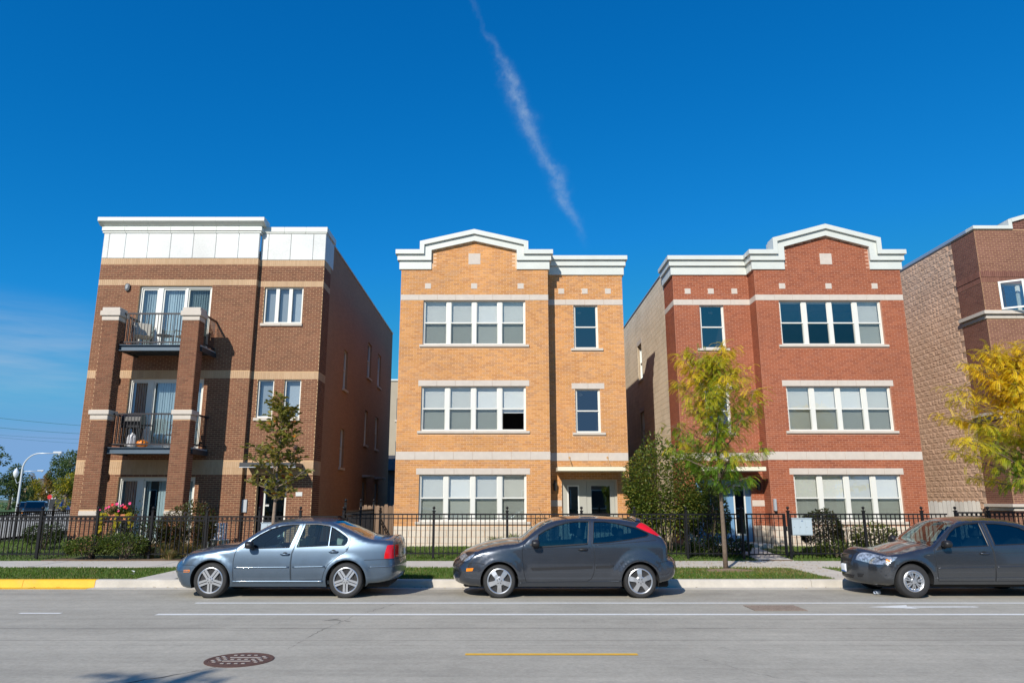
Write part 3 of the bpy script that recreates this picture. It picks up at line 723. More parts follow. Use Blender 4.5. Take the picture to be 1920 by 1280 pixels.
for a, b, n in bands:
    for k in range(n):
        z0 = a+(b-a)*k/n; z1 = a+(b-a)*(k+1)/n
        for fr, u0, u1, hs_ in ((F,-14.0,-8.54,doors),(G,-8.54,-6.28,GRN),(SA,24.2,RA,()),(RB,24.0,24.2,())): W.lay(fr, u0, u1, z0, z1, hs_, m='tan', soldier=True, jt=.008)
W.finish(BA, {'main': BRB, 'tan': TANB})
PANEL = brick_mat('parapet_panel_paint', [(.55,.55,.51),(.63,.64,.615),(.66,.68,.66),(.58,.58,.55),(.64,.65,.63)], .5, .05)
x = -14.0; cuts = [-14.0,-13.80] + [-13.22+.792*i for i in range(6)] + [-8.54]
for a, b in zip(cuts, cuts[1:]): MB().bbox(a+.004, b-.004, 23.975, 24.1, ZP+.002, 10.895, .012).build('parapet_panel', PANEL, BA)
for a, b in zip([-8.54,-8.28,-7.49,-6.70], [-8.28,-7.49,-6.70,-6.28+.02]): MB().bbox(a+.004, b-.004, 24.175, 24.3, ZP+.002, 10.945, .012).build('parapet_panel', PANEL, BA)
for a, b in ((24.302,24.75),(24.75,25.4)): MB().bbox(-6.35, -6.255, a+.004, b-.004, ZP+.002, 10.945, .012).build('parapet_panel', PANEL, BA)
def mould(name, z0, z1, pr, x0=-14.0, x1=-8.54, y=24.0, seg=.79, back=.3):
    n = int(round((x1-x0)/seg)); st = (x1-x0+2*pr)/n
    for i in range(n): MB().bbox(x0-pr+i*st+.002, x0-pr+(i+1)*st-.002, y-pr, y+back, z0, z1, .006).build(name, WHITE, BA)
mould('parapet_fillet', 10.90, 10.955, .05); mould('parapet_band', 10.975, 11.12, .075); mould('parapet_throat', 11.122, 11.17, .03)
n = 7; st = (5.46+.16)/n
for i in range(n):
    a = -14.08+i*st+.002; b = a+st-.004
    MB().prism([(23.97,11.172),(23.78,11.285),(23.78,11.42),(24.4,11.42),(24.4,11.172)], lambda p,q:(a-(.10 if i==0 else 0),p,q), lambda p,q:(b+(.10 if i==n-1 else 0),p,q)).build('parapet_cap', WHITE, BA)
mould('parapet_fillet', 10.95, 10.99, .04, -8.46, -6.28, 24.2); mould('parapet_band', 11.0, 11.19, .06, -8.44, -6.28, 24.2)
MB().bbox(-6.4, -6.22, 24.51, 25.5, 11.0, 11.19, .006).build('parapet_band', WHITE, BA)
MB().bbox(-6.5, -6.24, 25.51, 40.0, 10.93, 11.0, .01).build('coping', METAL, BA)
# shaded flank with slit windows
fh = [(28.0,28.7,sn(6.05),sn(7.6)),(32.85,33.8,sn(7.3),sn(8.95)),(35.6,36.5,sn(7.3),sn(8.95)),(28.0,28.7,sn(2.95),sn(4.45)),(32.75,33.5,sn(4.2),sn(5.75)),(35.5,36.4,sn(4.2),sn(5.75)),(32.8,33.7,.5,2.55),(36.0,36.9,.5,2.55)]
cells(SA, RA+.002, 40, .1, 10.93, fh, -.004).build('flank_wall', SIDEB, BA)
for k, h in enumerate(fh):
    room(BA, SA, *h)
    if k < 6: hung(BA, SA, *h, mullL=.04, mullR=.04, d=-.11); fbox(MB(), SA, h[0]-.1, h[1]+.1, h[2]-.09, h[2], -.05, .06, .006).build('sill', SILL, BA)
    else:
        fbox(MB(), SA, h[0], h[1], h[2], h[3], -.12, -.07).build('door', mat('grey_side_door',(.25,.26,.27),.5), BA)
        fbox(MB(), SA, h[0]-.15, h[1]+.15, 2.75, 2.85, -.02, .35, .01).build('door_hood', mat('grey_hood',(.3,.3,.3),.6), BA)
# sliding doors with vertical blinds
def slider(h, screen):
    u0, u1, z0, z1 = h; mb = MB(); d = -.11
    fr = F
    for a, b, c, e in ((u0,u0+.06,z0,z1),(u1-.06,u1,z0,z1),(u0+.06,u1-.06,z1-.08,z1),(u0+.06,u1-.06,z0,z0+.07),(-11.93,-11.76,z0+.07,z1-.08),(-10.97,-10.90,z0+.07,z1-.08)): fbox(mb, fr, a, b, c, e, d-.07, d+.03)
    for a, b in ((u0+.06,-11.93),(-11.76,-10.97),(-10.90,u1-.06)):
        for p, q in ((a, a+.05), (b-.05, b)): fbox(mb, fr, p, q, z0+.07, z1-.08, d-.05, d-.005)
        fbox(mb, fr, a+.05, b-.05, z1-.13, z1-.08, d-.05, d-.005); fbox(mb, fr, a+.05, b-.05, z0+.07, z0+.15, d-.05, d-.005)
    o = mb.build('sliding_door', VINYL, BA)
    for a, b in ((u0+.11,-11.98),(-11.71,-11.02),(-10.85,u1-.11)):
        MB().add([fr.P(a,z0+.15,d-.03), fr.P(b,z0+.15,d-.03), fr.P(b,z1-.13,d-.03), fr.P(a,z1-.13,d-.03)], [(0,1,2,3)]).build('pane', GLASSB, o)
    vb = MB(); x = u0+.1
    while x < u1-.12:
        a = random.gauss(.30, .10); c, s_ = math.cos(a)*.045, math.sin(a)*.045
        if not (screen == 1 and -11.6 < x < -11.35): vb.add([fr.P(x-c,z0+.05,d-.16-s_), fr.P(x+c,z0+.05,d-.16+s_), fr.P(x+c,z1-.09,d-.16+s_), fr.P(x-c,z1-.09,d-.16-s_)], [(0,1,2,3)])
        x += .082
    vb.build('blind', BLINDV, o, fix=False)
    if screen == 3: MB().add([fr.P(-10.86,z0+.12,d+.005), fr.P(u1-.1,z0+.12,d+.005), fr.P(u1-.1,z1-.1,d+.005), fr.P(-10.86,z1-.1,d+.005)], [(0,1,2,3)]).build('screen', SCREEN, o)
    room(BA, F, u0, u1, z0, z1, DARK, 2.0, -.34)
slider(doors[0], 1); slider(doors[1], 2); slider(doors[2], 3)
# casement windows of the entrance strip
def casement(h, n):
    u0, u1, z0, z1 = h; mb = MB(); d = -.10; st = (u1-u0)/n
    for i in range(n):
        a, b = u0+i*st, u0+(i+1)*st; e = .06 if n > 1 else .05
        fbox(mb, G, a, a+e, z0, z1, d-.06, d+.03); fbox(mb, G, b-e, b, z0, z1, d-.06, d+.03)
        fbox(mb, G, a+e, b-e, z1-.05, z1, d-.06, d+.03); fbox(mb, G, a+e, b-e, z0, z0+.06, d-.06, d+.03)
    o = mb.build('window', VINYL, BA)
    for i in range(n):
        a, b = u0+i*st+.05, u0+(i+1)*st-.05
        MB().add([G.P(a,z0+.05,d-.02), G.P(b,z0+.05,d-.02), G.P(b,z1-.04,d-.02), G.P(a,z1-.04,d-.02)], [(0,1,2,3)]).build('pane', GLASS, o)
        fbox(MB(), G, a+.01, b-.01, z0+.05, z1-.05, d-.16, d-.15).build('shade', mat('roller_shade',(.36,.42,.46),.7), o)
    room(BA, G, u0, u1, z0, z1, DARK, 1.2, -.29)
    stones(BA, G, u0-.06, u1+.03, z0-.10, z0-.002, .06, 'sill', SILL, L=.7)
casement(w3, 3); casement(w2a, 1); casement(w2b, 1)
# entrance: maroon frame, glazed door, dark canopy, plates
MAR = mat('maroon_paint', (.16,.03,.035), .45)
u0, u1, z0, z1 = ent; room(BA, G, u0, u1, z0, z1, DARK, 1.5, -.12)
mb = MB(); D = -.34
for a, b, c, e in ((u0+.02,u0+.14,z0,z1),(u1-.10,u1,z0,z1),(u0+.14,u1-.10,z1-.14,z1)): fbox(mb, G, a, b, c, e, D-.06, D+.02)
fe = mb.build('door_frame', MAR, BA)
mb = MB()
for a, b, c, e in ((u0+.14,u0+.20,z0,z1-.14),(u1-.16,u1-.10,z0,z1-.14),(u0+.2,u1-.16,z1-.2,z1-.14),(u0+.2,u1-.16,z0,z0+.2)): fbox(mb, G, a, b, c, e, D-.05, D)
dr = mb.build('door', VINYL, BA); MB().add([G.P(u0+.19,z0+.19,D-.03), G.P(u1-.15,z0+.19,D-.03), G.P(u1-.15,z1-.19,D-.03), G.P(u0+.19,z1-.19,D-.03)], [(0,1,2,3)]).build('pane', GLASSB, dr)
fbox(MB(), G, u0+.21, u0+.33, 1.56, 1.62, D-.02, D-.012).build('sticker', WHITE2, dr)
MB().bbox(-8.6, -6.6, 23.2, 24.3, .1, .39, .01).build('step', CONC, BA)
cn = MB().bbox(-8.42, -6.62, 23.35, 24.195, 2.80, 2.93, .008).build('canopy', mat('canopy_charcoal', (.045,.05,.055), .5), BA)
MB().box(-8.42, -6.62, 23.34, 23.36, 2.775, 2.797).build('drip_edge', METAL, cn)
for x in (-8.15, -6.9):
    mb = MB().tube([(x, 24.18, 3.47), (x+.05, 23.6, 2.93)], .012, 6)
    for k in range(8):
        a = k*math.pi/4; mb.tube([(x, 24.17, 3.47), (x+.10*math.cos(a), 24.185, 3.47+.10*math.sin(a))], [.025, .006], 5)
    mb.build('rod', mat('rust_iron', (.05,.028,.022), .6), cn)
fbox(MB(), G, -6.80, -6.585, 1.885, 2.02, 0, .015, .004).build('plaque', WHITE2, BA)
fbox(MB(), G, -8.535, -8.36, 1.37, 1.78, 0, .05, .01).build('intercom', PLATE, BA)
for x, z in ((-12.96,8.92),(-12.95,5.68),(-12.95,2.51)):
    mb = MB(); P = []
    for k in range(20):
        a = 2*math.pi*k/20; P.append((x+.085*math.copysign(abs(math.cos(a))**.7, math.cos(a)), z+.135*math.copysign(abs(math.sin(a))**.8, math.sin(a))))
    mb.prism(P, lambda a,b:(a,24,b), lambda a,b:(a,23.93,b)); lo = mb.build('wall_lamp', LAMPB, BA)
    MB().prism([(x+(a-x)*.78, z+(b-z)*.82) for a, b in P], lambda a,b:(a,23.935,b), lambda a,b:(x+(a-x)*.6,23.89,z+(b-z)*.7)).build('lens', LAMPG, lo)
# brick piers with stone caps
PW = Wall(); PC = (22.60, 23.05)
for k, (px0, px1) in enumerate(((-12.92,-12.39),(-10.33,-9.79))):
    mb = MB().box(px0+.004, px1-.004, PC[0]+.004, PC[1]-.004, .15, 7.45); mb.build('pier', BRM, BA)
    st = [(1.30,1.44),(4.22,4.52)]; hh = [(-20,40,a,b) for a, b in st]
    PW.lay(Frame('F', PC[0]), px0, px1, .2, 7.41, hh); PW.lay(Frame('R', px1), PC[0], PC[1], .2, 7.41, hh); PW.lay(Frame('L', px0), PC[0], PC[1], .2, 7.41, hh)
    MB().bbox(px0-.012, px1+.012, PC[0]-.012, PC[1]+.012, 1.30, 1.44, .01).build('pier_stone', SILL, BA)
    for z0, z1, e in ((4.22,4.375,.012),(4.377,4.52,.055),(7.41,7.56,.012),(7.562,7.72,.06),(7.722,7.84,.02)): MB().bbox(px0-e, px1+e, PC[0]-e, PC[1]+e, z0, z1, .01).build('pier_stone', SILL, BA)
PW.finish(BA, {'main': BRB}, 'pier_brick', 260)
# steel balconies
DECK = mat('deck_concrete', (.45,.42,.37), .9, var=.1); RAILM = mat('balcony_rail', (.025,.02,.022), .4)
PIC = {}
def picket(name, h, s, m):
    k = (name, round(h,3), s, m.name)
    if k not in PIC: PIC[k] = MB().box(-s/2, s/2, -s/2, s/2, 0, h).mesh(name, m)
    return PIC[k]
def balcony(z, label):
    B = thing('balcony', (-11, 23.4, z), label, 'balcony', 'steel balconies between the brick piers')
    MB().bbox(-12.36, -9.74, 22.82, 23.99, z-.05, z, .006).build('deck', DECK, B)
    mb = MB()
    for a, b, c, e, p, q in ((-12.38,-10.34,22.72,22.81,z-.20,z-.005),): mb.box(a, b, 22.80, 22.82, p, q).box(a, b, 22.72, 22.80, p, p+.015).box(a, b, 22.72, 22.80, q-.015, q)
    mb.build('front_channel', STEEL, B)
    mb = MB()
    for x in (-12.37, -9.745): mb.box(x-.03, x+.03, 22.83, 23.98, z-.20, z-.052)
    for y in (23.1, 23.4, 23.7): mb.box(-12.33, -9.78, y-.03, y+.03, z-.17, z-.055)
    mb.build('joists', mat('dark_steel', (.035,.04,.045), .5), B)
    for z0, t in ((z+.10,.02),(z+1.05,.025)):
        MB().box(-12.38, -10.335, 22.86-t, 22.86+t, z0-t, z0+t).build('rail', RAILM, B); MB().box(-9.80-t, -9.80+t, 23.055, 23.99, z0-t, z0+t).build('rail', RAILM, B)
        MB().box(-12.42-t, -12.42+t, 23.055, 23.99, z0-t, z0+t).build('rail', RAILM, B)
    x = -12.29
    while x < -10.36: link('picket', picket('picket', .93, .017, RAILM), B, (x, 22.86, z+.11)); x += .105
    y = 23.13
    while y < 23.97:
        for xx in (-9.80, -12.42): link('picket', picket('picket', .93, .017, RAILM), B, (xx, y, z+.11))
        y += .105
balcony(6.645, 'upper steel balcony of the brown building, with two sling chairs on it')
balcony(3.375, 'lower steel balcony of the brown building, with a pumpkin on it')
# furniture on the balconies
SLING = mat('sling_fabric', (.46,.43,.36), .8); TUBE = mat('chair_tube', (.06,.06,.06), .4)
def sling_chair(loc, rz, label):
    T = thing('sling_chair', (0,0,0), label, 'chair', 'sling chairs on the upper balcony')
    MB().add([(-.26,-.25,.42),(.26,-.25,.42),(.26,.22,.36),(-.26,.22,.36),(-.26,.36,.95),(.26,.36,.95)], [(0,1,2,3),(3,2,5,4)]).build('seat', SLING, T)
    for s in (-1, 1):
        MB().tube([(s*.28,-.30,0),(s*.28,-.27,.42),(s*.28,.22,.36),(s*.28,.38,.98)], .013, 6).build('frame', TUBE, T)
        MB().tube([(s*.28,-.28,.40),(s*.29,-.22,.64),(s*.29,.28,.62)], .013, 6).build('armrest', TUBE, T)
        MB().tube([(s*.28,.20,.38),(s*.28,.30,0)], .013, 6).build('leg', TUBE, T)
    T.location = loc; T.rotation_euler = (0,0,rz); return T
sling_chair((-11.98,23.45,6.645), R(35), 'sling chair on the upper balcony, beside the outer pier')
sling_chair((-10.55,23.45,6.645), R(-35), 'sling chair on the upper balcony, partly behind the inner pier')
T = thing('side_table', (-11.25,23.4,6.645), 'small round table between the two sling chairs', 'table')
MB().lathe([(.24,.42),(.25,.43),(.25,.445),(.24,.45)], (-11.25,23.4,6.645), 20).build('table_top', TUBE, T)
for k in range(3):
    a = k*2.1; MB().tube([(-11.25+.16*math.cos(a),23.4+.16*math.sin(a),7.06),(-11.25+.22*math.cos(a),23.4+.22*math.sin(a),6.645)], .012, 6).build('leg', WHITE2, T)
# barbecue
T = thing('barbecue_grill', (-11.95,23.4,3.375), 'black gas barbecue standing on the lower balcony', 'barbecue'); GB = mat('grill_black', (.02,.02,.022), .35)
mb = MB(); P = [(-.20,.75),(-.22,.86),(-.20,1.0),(-.10,1.10),(.06,1.11),(.18,1.04),(.22,.9),(.20,.75)]
mb.prism(P, lambda a,b:(-12.25,23.4+a,3.375+b), lambda a,b:(-11.65,23.4+a,3.375+b)); mb.build('lid', GB, T)
MB().bbox(-12.25,-11.65,23.2,23.6,4.02,4.12,.02).build('firebox', GB, T); MB().bbox(-11.63,-11.35,23.25,23.55,4.10,4.13,.01).build('side_shelf', GB, T)
for x in (-12.2,-11.7):
    for y in (23.24,23.56): MB().box(x-.02,x+.02,y-.02,y+.02,3.375,4.02).build('leg', GB, T)
MB().lathe([(.05,0),(.13,.03),(.15,.1),(.15,.3),(.11,.38),(.05,.42),(.04,.46)], (-11.95,23.4,3.42), 16).build('gas_bottle', mat('gas_bottle', (.62,.62,.64), .4), T)
# pumpkin with ribs
T = thing('pumpkin', (-11.42,23.02,3.38), 'orange pumpkin on the lower balcony floor', 'pumpkin')
mb = MB(); n, mth = 36, 10; vs = []; fs = []
for i in range(mth+1):
    ph = math.pi*i/mth
    for k in range(n):
        a = 2*math.pi*k/n; r = .17*(1+.07*abs(math.cos(a*5)))*max(.12, math.sin(ph)**.7); vs.append((-11.42+r*math.cos(a), 23.02+r*math.sin(a), 3.50+.115*math.cos(ph)*(1-.2*math.exp(-(r/.05)**2))))
for i in range(mth):
    for k in range(n): fs.append((i*n+k, (i+1)*n+k, (i+1)*n+(k+1) % n, i*n+(k+1) % n))
mb.add(vs, fs).build('fruit', mat('pumpkin_skin', (.75,.21,.01), .45, var=.15, vscale=14.), T, True)
MB().tube([(-11.42,23.02,3.59),(-11.41,23.02,3.65),(-11.38,23.01,3.68)], [.022,.016,.014], 7).build('stalk', mat('stalk', (.2,.15,.05), .8), T)
T = thing('metal_chair', (-10.62,23.35,3.375), 'wire metal chair on the lower balcony behind the pier', 'chair')
mb = MB().tube([(-10.85,23.2,3.375),(-10.83,23.2,3.80),(-10.80,23.5,3.82),(-10.8,23.56,4.15),(-10.62,23.6,4.22),(-10.45,23.56,4.15),(-10.45,23.5,3.82),(-10.42,23.2,3.80),(-10.4,23.2,3.375)], .012, 6); mb.build('frame', TUBE, T)
for k in range(5): MB().tube([(-10.76+k*.07,23.55,3.85),(-10.76+k*.07,23.59,4.17)], .006, 5).build('back_wire', TUBE, T)
MB().bbox(-10.82,-10.42,23.2,23.5,3.79,3.82,.01).build('seat', TUBE, T)
for x in (-10.8,-10.44): MB().tube([(x,23.5,3.82),(x,23.55,3.375)], .012, 6).build('leg', TUBE, T)
# ------------------------------------------------------------ dark brown building at the right edge
BD = thing('dark_brown_building', (18.5, 24, .3), 'dark brown brick building with split-faced block flank beyond the red one', 'building')
F = Frame('F', 24.0); SD = Frame('L', 16.53); XD = 16.53; DW = (17.10,18.5,8.09,9.07)
cells(F, XD, 23, .2, 11.04, [DW]).build('wall', BRM, BD); cells(SD, 24.0, 25.33, .2, 11.04, []).build('wall', BRM, BD)
MB().box(17.75, 22.5, 24.001, 24.3, 11.04, 11.4).build('wall', BRM, BD)
W = Wall(); sb = [(9.085,9.29),(9.29,9.495)]; st = [(7.82,8.085),(4.42,4.66),(1.42,1.64)]
bh = [(-20,60,9.085,9.495)] + [(-20,60,a,b) for a, b in st]
W.lay(F, XD, 19.6, .2, 11.02, [DW]+bh); W.lay(SD, 24.0, 25.33, .2, 11.02, bh); W.lay(F, 17.8, 19.6, 11.02, 11.42, [])
for i, (a, b) in enumerate(sb):
    for fr, u0, u1, hh in ((F,XD,19.6,[DW]),(SD,24.0,25.33,())): W.lay(fr, u0, u1, a, b, hh, soldier=True, proud=.03 if i else .014)
W.finish(BD, {'main': BRD})
for a, b in st:
    m_ = (a+b)/2
    for p, q, pr in ((m_+.01, b, .13), (a, m_-.01, .04)):
        stones(BD, F, XD-pr, 19.6, p, q, pr, 'band_stone', SILL, L=1.2); stones(BD, SD, 24.002, 25.33, p, q, pr, 'band_stone', SILL, L=1.2)
MB().bbox(XD-.05, 17.74, 23.93, 24.35, 11.045, 11.17, .008).build('coping', WHITE, BD); MB().bbox(XD-.05, XD+.3, 24.352, 40, 11.045, 11.17, .008).build('coping', METAL, BD)
MB().bbox(17.742, 17.87, 23.93, 24.6, 11.045, 11.40, .008).build('coping', WHITE, BD)
MB().prism([(17.742,11.402),(19.6,11.95),(19.6,11.80),(17.872,11.30),(17.872,11.402)], lambda a,b:(a,23.93,b), lambda a,b:(a,24.6,b)).build('coping', WHITE, BD)
MB().prism([(17.8,11.41),(19.6,11.8),(19.6,11.0),(17.8,11.0)], lambda a,b:(a,24.001,b), lambda a,b:(a,24.3,b)).build('gable_wall', BRM, BD)
room(BD, F, *DW); o = hung(BD, F, DW[0], DW[0]+.72, DW[2], DW[3], meet=.02, mullL=.06, mullR=.05); hung(BD, F, DW[0]+.72, DW[1], DW[2], DW[3], mullL=.05, mullR=.06, meet=.02)
# sash hinged outwards
sa = Vector((17.08, 23.98, 0)); sb_ = Vector((17.72, 23.62, 0)); z0, z1 = 8.13, 9.12
mb = MB(); dv = (sb_-sa)
def sp(t, z, o=0): p = sa+dv*t; return (p.x-.02*o, p.y-.03*o, z)
for t0, t1, a, b in ((0,.09,z0,z1),(.91,1,z0,z1),(.09,.91,z0,z0+.06),(.09,.91,z1-.06,z1)):
    mb.add([sp(t0,a),sp(t1,a),sp(t1,b),sp(t0,b),sp(t0,a,1),sp(t1,a,1),sp(t1,b,1),sp(t0,b,1)], [(0,1,2,3),(7,6,5,4),(0,4,5,1),(1,5,6,2),(2,6,7,3),(3,7,4,0)])
so = mb.build('open_sash', VINYL, BD); MB().add([sp(.08,z0+.05,.5),sp(.92,z0+.05,.5),sp(.92,z1-.05,.5),sp(.08,z1-.05,.5)], [(0,1,2,3)]).build('pane', GLASSB, so)
# rock-faced blocks of the flank, each a rough stone of its own
SF = Frame('L', XD+.0)
cells(SF, 25.332, 40, .1, 11.03, [], -.004).build('flank_wall', SPM, BD)
rng = random.Random(3); VAR = []
def rough_block(seed, L=.398, Hh=.195):
    r = random.Random(seed); nu, nv = 7, 5; vs = []; fs = []
    for j in range(nv):
        for i in range(nu):
            edge = i in (0, nu-1) or j in (0, nv-1)
            d = .009 if edge else .012 + r.random()**2.2*.017
            u = -L/2+L*i/(nu-1) + (0 if edge else r.uniform(-.02,.02)); z = -Hh/2+Hh*j/(nv-1) + (0 if edge else r.uniform(-.012,.012))
            vs.append((-d, u, z))
    for j in range(nv-1):
        for i in range(nu-1):
            a = j*nu+i
            if r.random() < .5: fs += [(a, a+nu, a+nu+1), (a, a+nu+1, a+1)]
            else: fs += [(a, a+nu, a+1), (a+1, a+nu, a+nu+1)]
    b0 = len(vs); rim = [i for i in range(nu)] + [j*nu+nu-1 for j in range(1,nv)] + [(nv-1)*nu+i for i in range(nu-2,-1,-1)] + [j*nu for j in range(nv-2,0,-1)]
    for i in rim: vs.append((.01, vs[i][1], vs[i][2]))
    n = len(rim)
    for k in range(n): fs.append((rim[k], rim[(k+1) % n], b0+(k+1) % n, b0+k))
    return vs, fs
var = [rough_block(s) for s in range(12)]
vm = [MB().add(*v).mesh('block', SPLIT) for v in var]
place = []
for k in range(0, 54):
    z = .2032*k+.12
    if z > 10.95: break
    y = 25.34 + (k % 2)*.2032 + .2
    while y < 33: place.append((y, z)); y += .4064
place.sort(key=lambda p: p[0] + abs(p[1]-4)*.12); st_ = MB()
for i, (y, z) in enumerate(place):
    v = rng.randrange(12)
    if i < 300: link('block', vm[v], BD, (XD, y, z))
    else: st_.add([(XD+a, y+b, z+c) for a, b, c in var[v][0]], var[v][1])
for k in range(0, 54, 2):
    z = .2032*k+.12
    if z < 10.95 and (k+1) % 2: pass
tag(st_.build('block_courses', SPLIT, BD, fix=False), kind='stuff')
MB().box(16.6, 23, 39.9, 40, .1, 11).build('back_wall', SIDEB, BD); MB().box(16.6, 23, 24.4, 39.9, 10.4, 10.5).build('roof', ROOFM, BD)
# ------------------------------------------------------------ building and garage glimpsed through the gap
STUC = mat('tan_stucco', (.42,.36,.27), .9, var=.08, vscale=1.)
BE = thing('tan_rear_building', (-5, 58, .3), 'tan stucco rear building glimpsed between the brown and orange ones', 'building')
F = Frame('F', 58.0); eh = [(-8.6,-7.75,8.0,9.75),(-8.6,-7.75,4.75,6.3)]
cells(F, -14, 4, .1, 11.15, eh).build('wall', STUC, BE); MB().box(-14, 4, 58.2, 68, 11.0, 11.05).build('roof', ROOFM, BE); MB().bbox(-14.1, 4.1, 57.9, 58.25, 11.15, 11.3, .02).build('coping', WHITE, BE)
for h in eh: room(BE, F, *h); hung(BE, F, *h, mullL=.06, mullR=.06); fbox(MB(), F, h[0]-.1, h[1]+.1, h[2]-.15, h[2], 0, .08).build('sill', SILL, BE)
GA = thing('rear_garage', (-5, 47, .3), 'dark grey rear garage in the gap beside the brown building', 'garage'); GM = mat('grey_siding', (.10,.105,.115), .8, var=.1)
MB().box(-10.8, 3.5, 47, 52, .1, 3.6).build('wall', GM, GA); MB().prism([(46.7,3.6),(49.5,4.7),(52.3,3.6)], lambda a,b:(-11,a,b), lambda a,b:(3.7,a,b)).build('roof', mat('shingle', (.05,.052,.06), .9), GA)
MB().bbox(-7.2, -4.6, 46.94, 46.99, .3, 2.6, .01).build('garage_door', mat('garage_door', (.16,.17,.19), .7), GA)
# ------------------------------------------------------------ cars
import bmesh
def catmull(P, step=.035):
    out = []; n = len(P)
    for i in range(n-1):
        p0, p1, p2, p3 = P[max(i-1,0)], P[i], P[i+1], P[min(i+2,n-1)]
        L = math.hypot(p2[0]-p1[0], p2[1]-p1[1]); k = max(1, int(round(L/step)))
        for j in range(k):
            t = j/k; t2, t3 = t*t, t*t*t
            out.append(tuple(.5*((2*b)+(-a+c)*t+(2*a-5*b+4*c-d)*t2+(-a+3*b-3*c+d)*t3) for a, b, c, d in zip(p0, p1, p2, p3)))
    out.append(tuple(P[-1])); return out
def inpoly(p, poly):
    x, y = p; r = False; n = len(poly); j = n-1
    for i in range(n):
        xi, yi = poly[i]; xj, yj = poly[j]
        if (yi > y) != (yj > y) and x < (xj-xi)*(y-yi)/(yj-yi)+xi: r = not r
        j = i
    return r
def sstep(a, b, x):
    t = max(0., min(1., (x-a)/(b-a))); return t*t*(3-2*t)
def paint(name, col, rough=.32, metal=.75):
    m = bpy.data.materials.new(name); m.use_nodes = True; nt = m.node_tree; b = nt.nodes['Principled BSDF']
    g = N(nt, 'ShaderNodeNewGeometry'); nz = N(nt, 'ShaderNodeTexNoise', ins={'Scale': 7., 'Detail': 6.}); LK(nt, g.outputs['Position'], nz.inputs['Vector'])
    c = MIXC(nt, MATH(nt, 'MULTIPLY_ADD', nz.outputs[0], 1.6, -.45, clamp=True), tuple(x*.93 for x in col), tuple(x*1.07 for x in col)); LK(nt, c, b.inputs['Base Color'])
    b.inputs['Metallic'].default_value = metal; b.inputs['Roughness'].default_value = rough
    b.inputs['Coat Weight'].default_value = 1.; b.inputs['Coat Roughness'].default_value = .05
    return m
TYRE = mat('tyre_rubber', (.022,.022,.023), .75, var=.2, vscale=20.); ALLOY = mat('alloy_rim', (.62,.63,.65), .32, .85); HUBD = mat('brake_dark', (.03,.03,.032), .6, .3)
CGLASS = glass_mat('car_glass', (.70,.90,.89), .05, (1,1,1), grow=1.1); CGLASSD = glass_mat('car_glass_dark', (.20,.32,.36), .06, (.9,1,1), grow=1.1)
BLK = mat('black_plastic', (.015,.015,.017), .45); SEAM = mat('shut_line', (.008,.009,.011), .6); UNDER = mat('underbody', (.012,.012,.013), .9)
SEATM = mat('seat_cloth', (.07,.075,.08), .9); AMB = mat('amber_lens', (.85,.24,.01), .15, spec=.7); REDL = mat('red_lens', (.62,.008,.012), .12, spec=.8); CLR = mat('clear_lens', (.42,.45,.48), .10, .55, spec=.8, var=.75, vscale=26., noise_detail=1.); CHR = mat('car_chrome', (.75,.76,.78), .12, 1.)
PLW = mat('plate_white', (.74,.76,.78), .4); PLB = mat('plate_blue', (.05,.13,.38), .4)
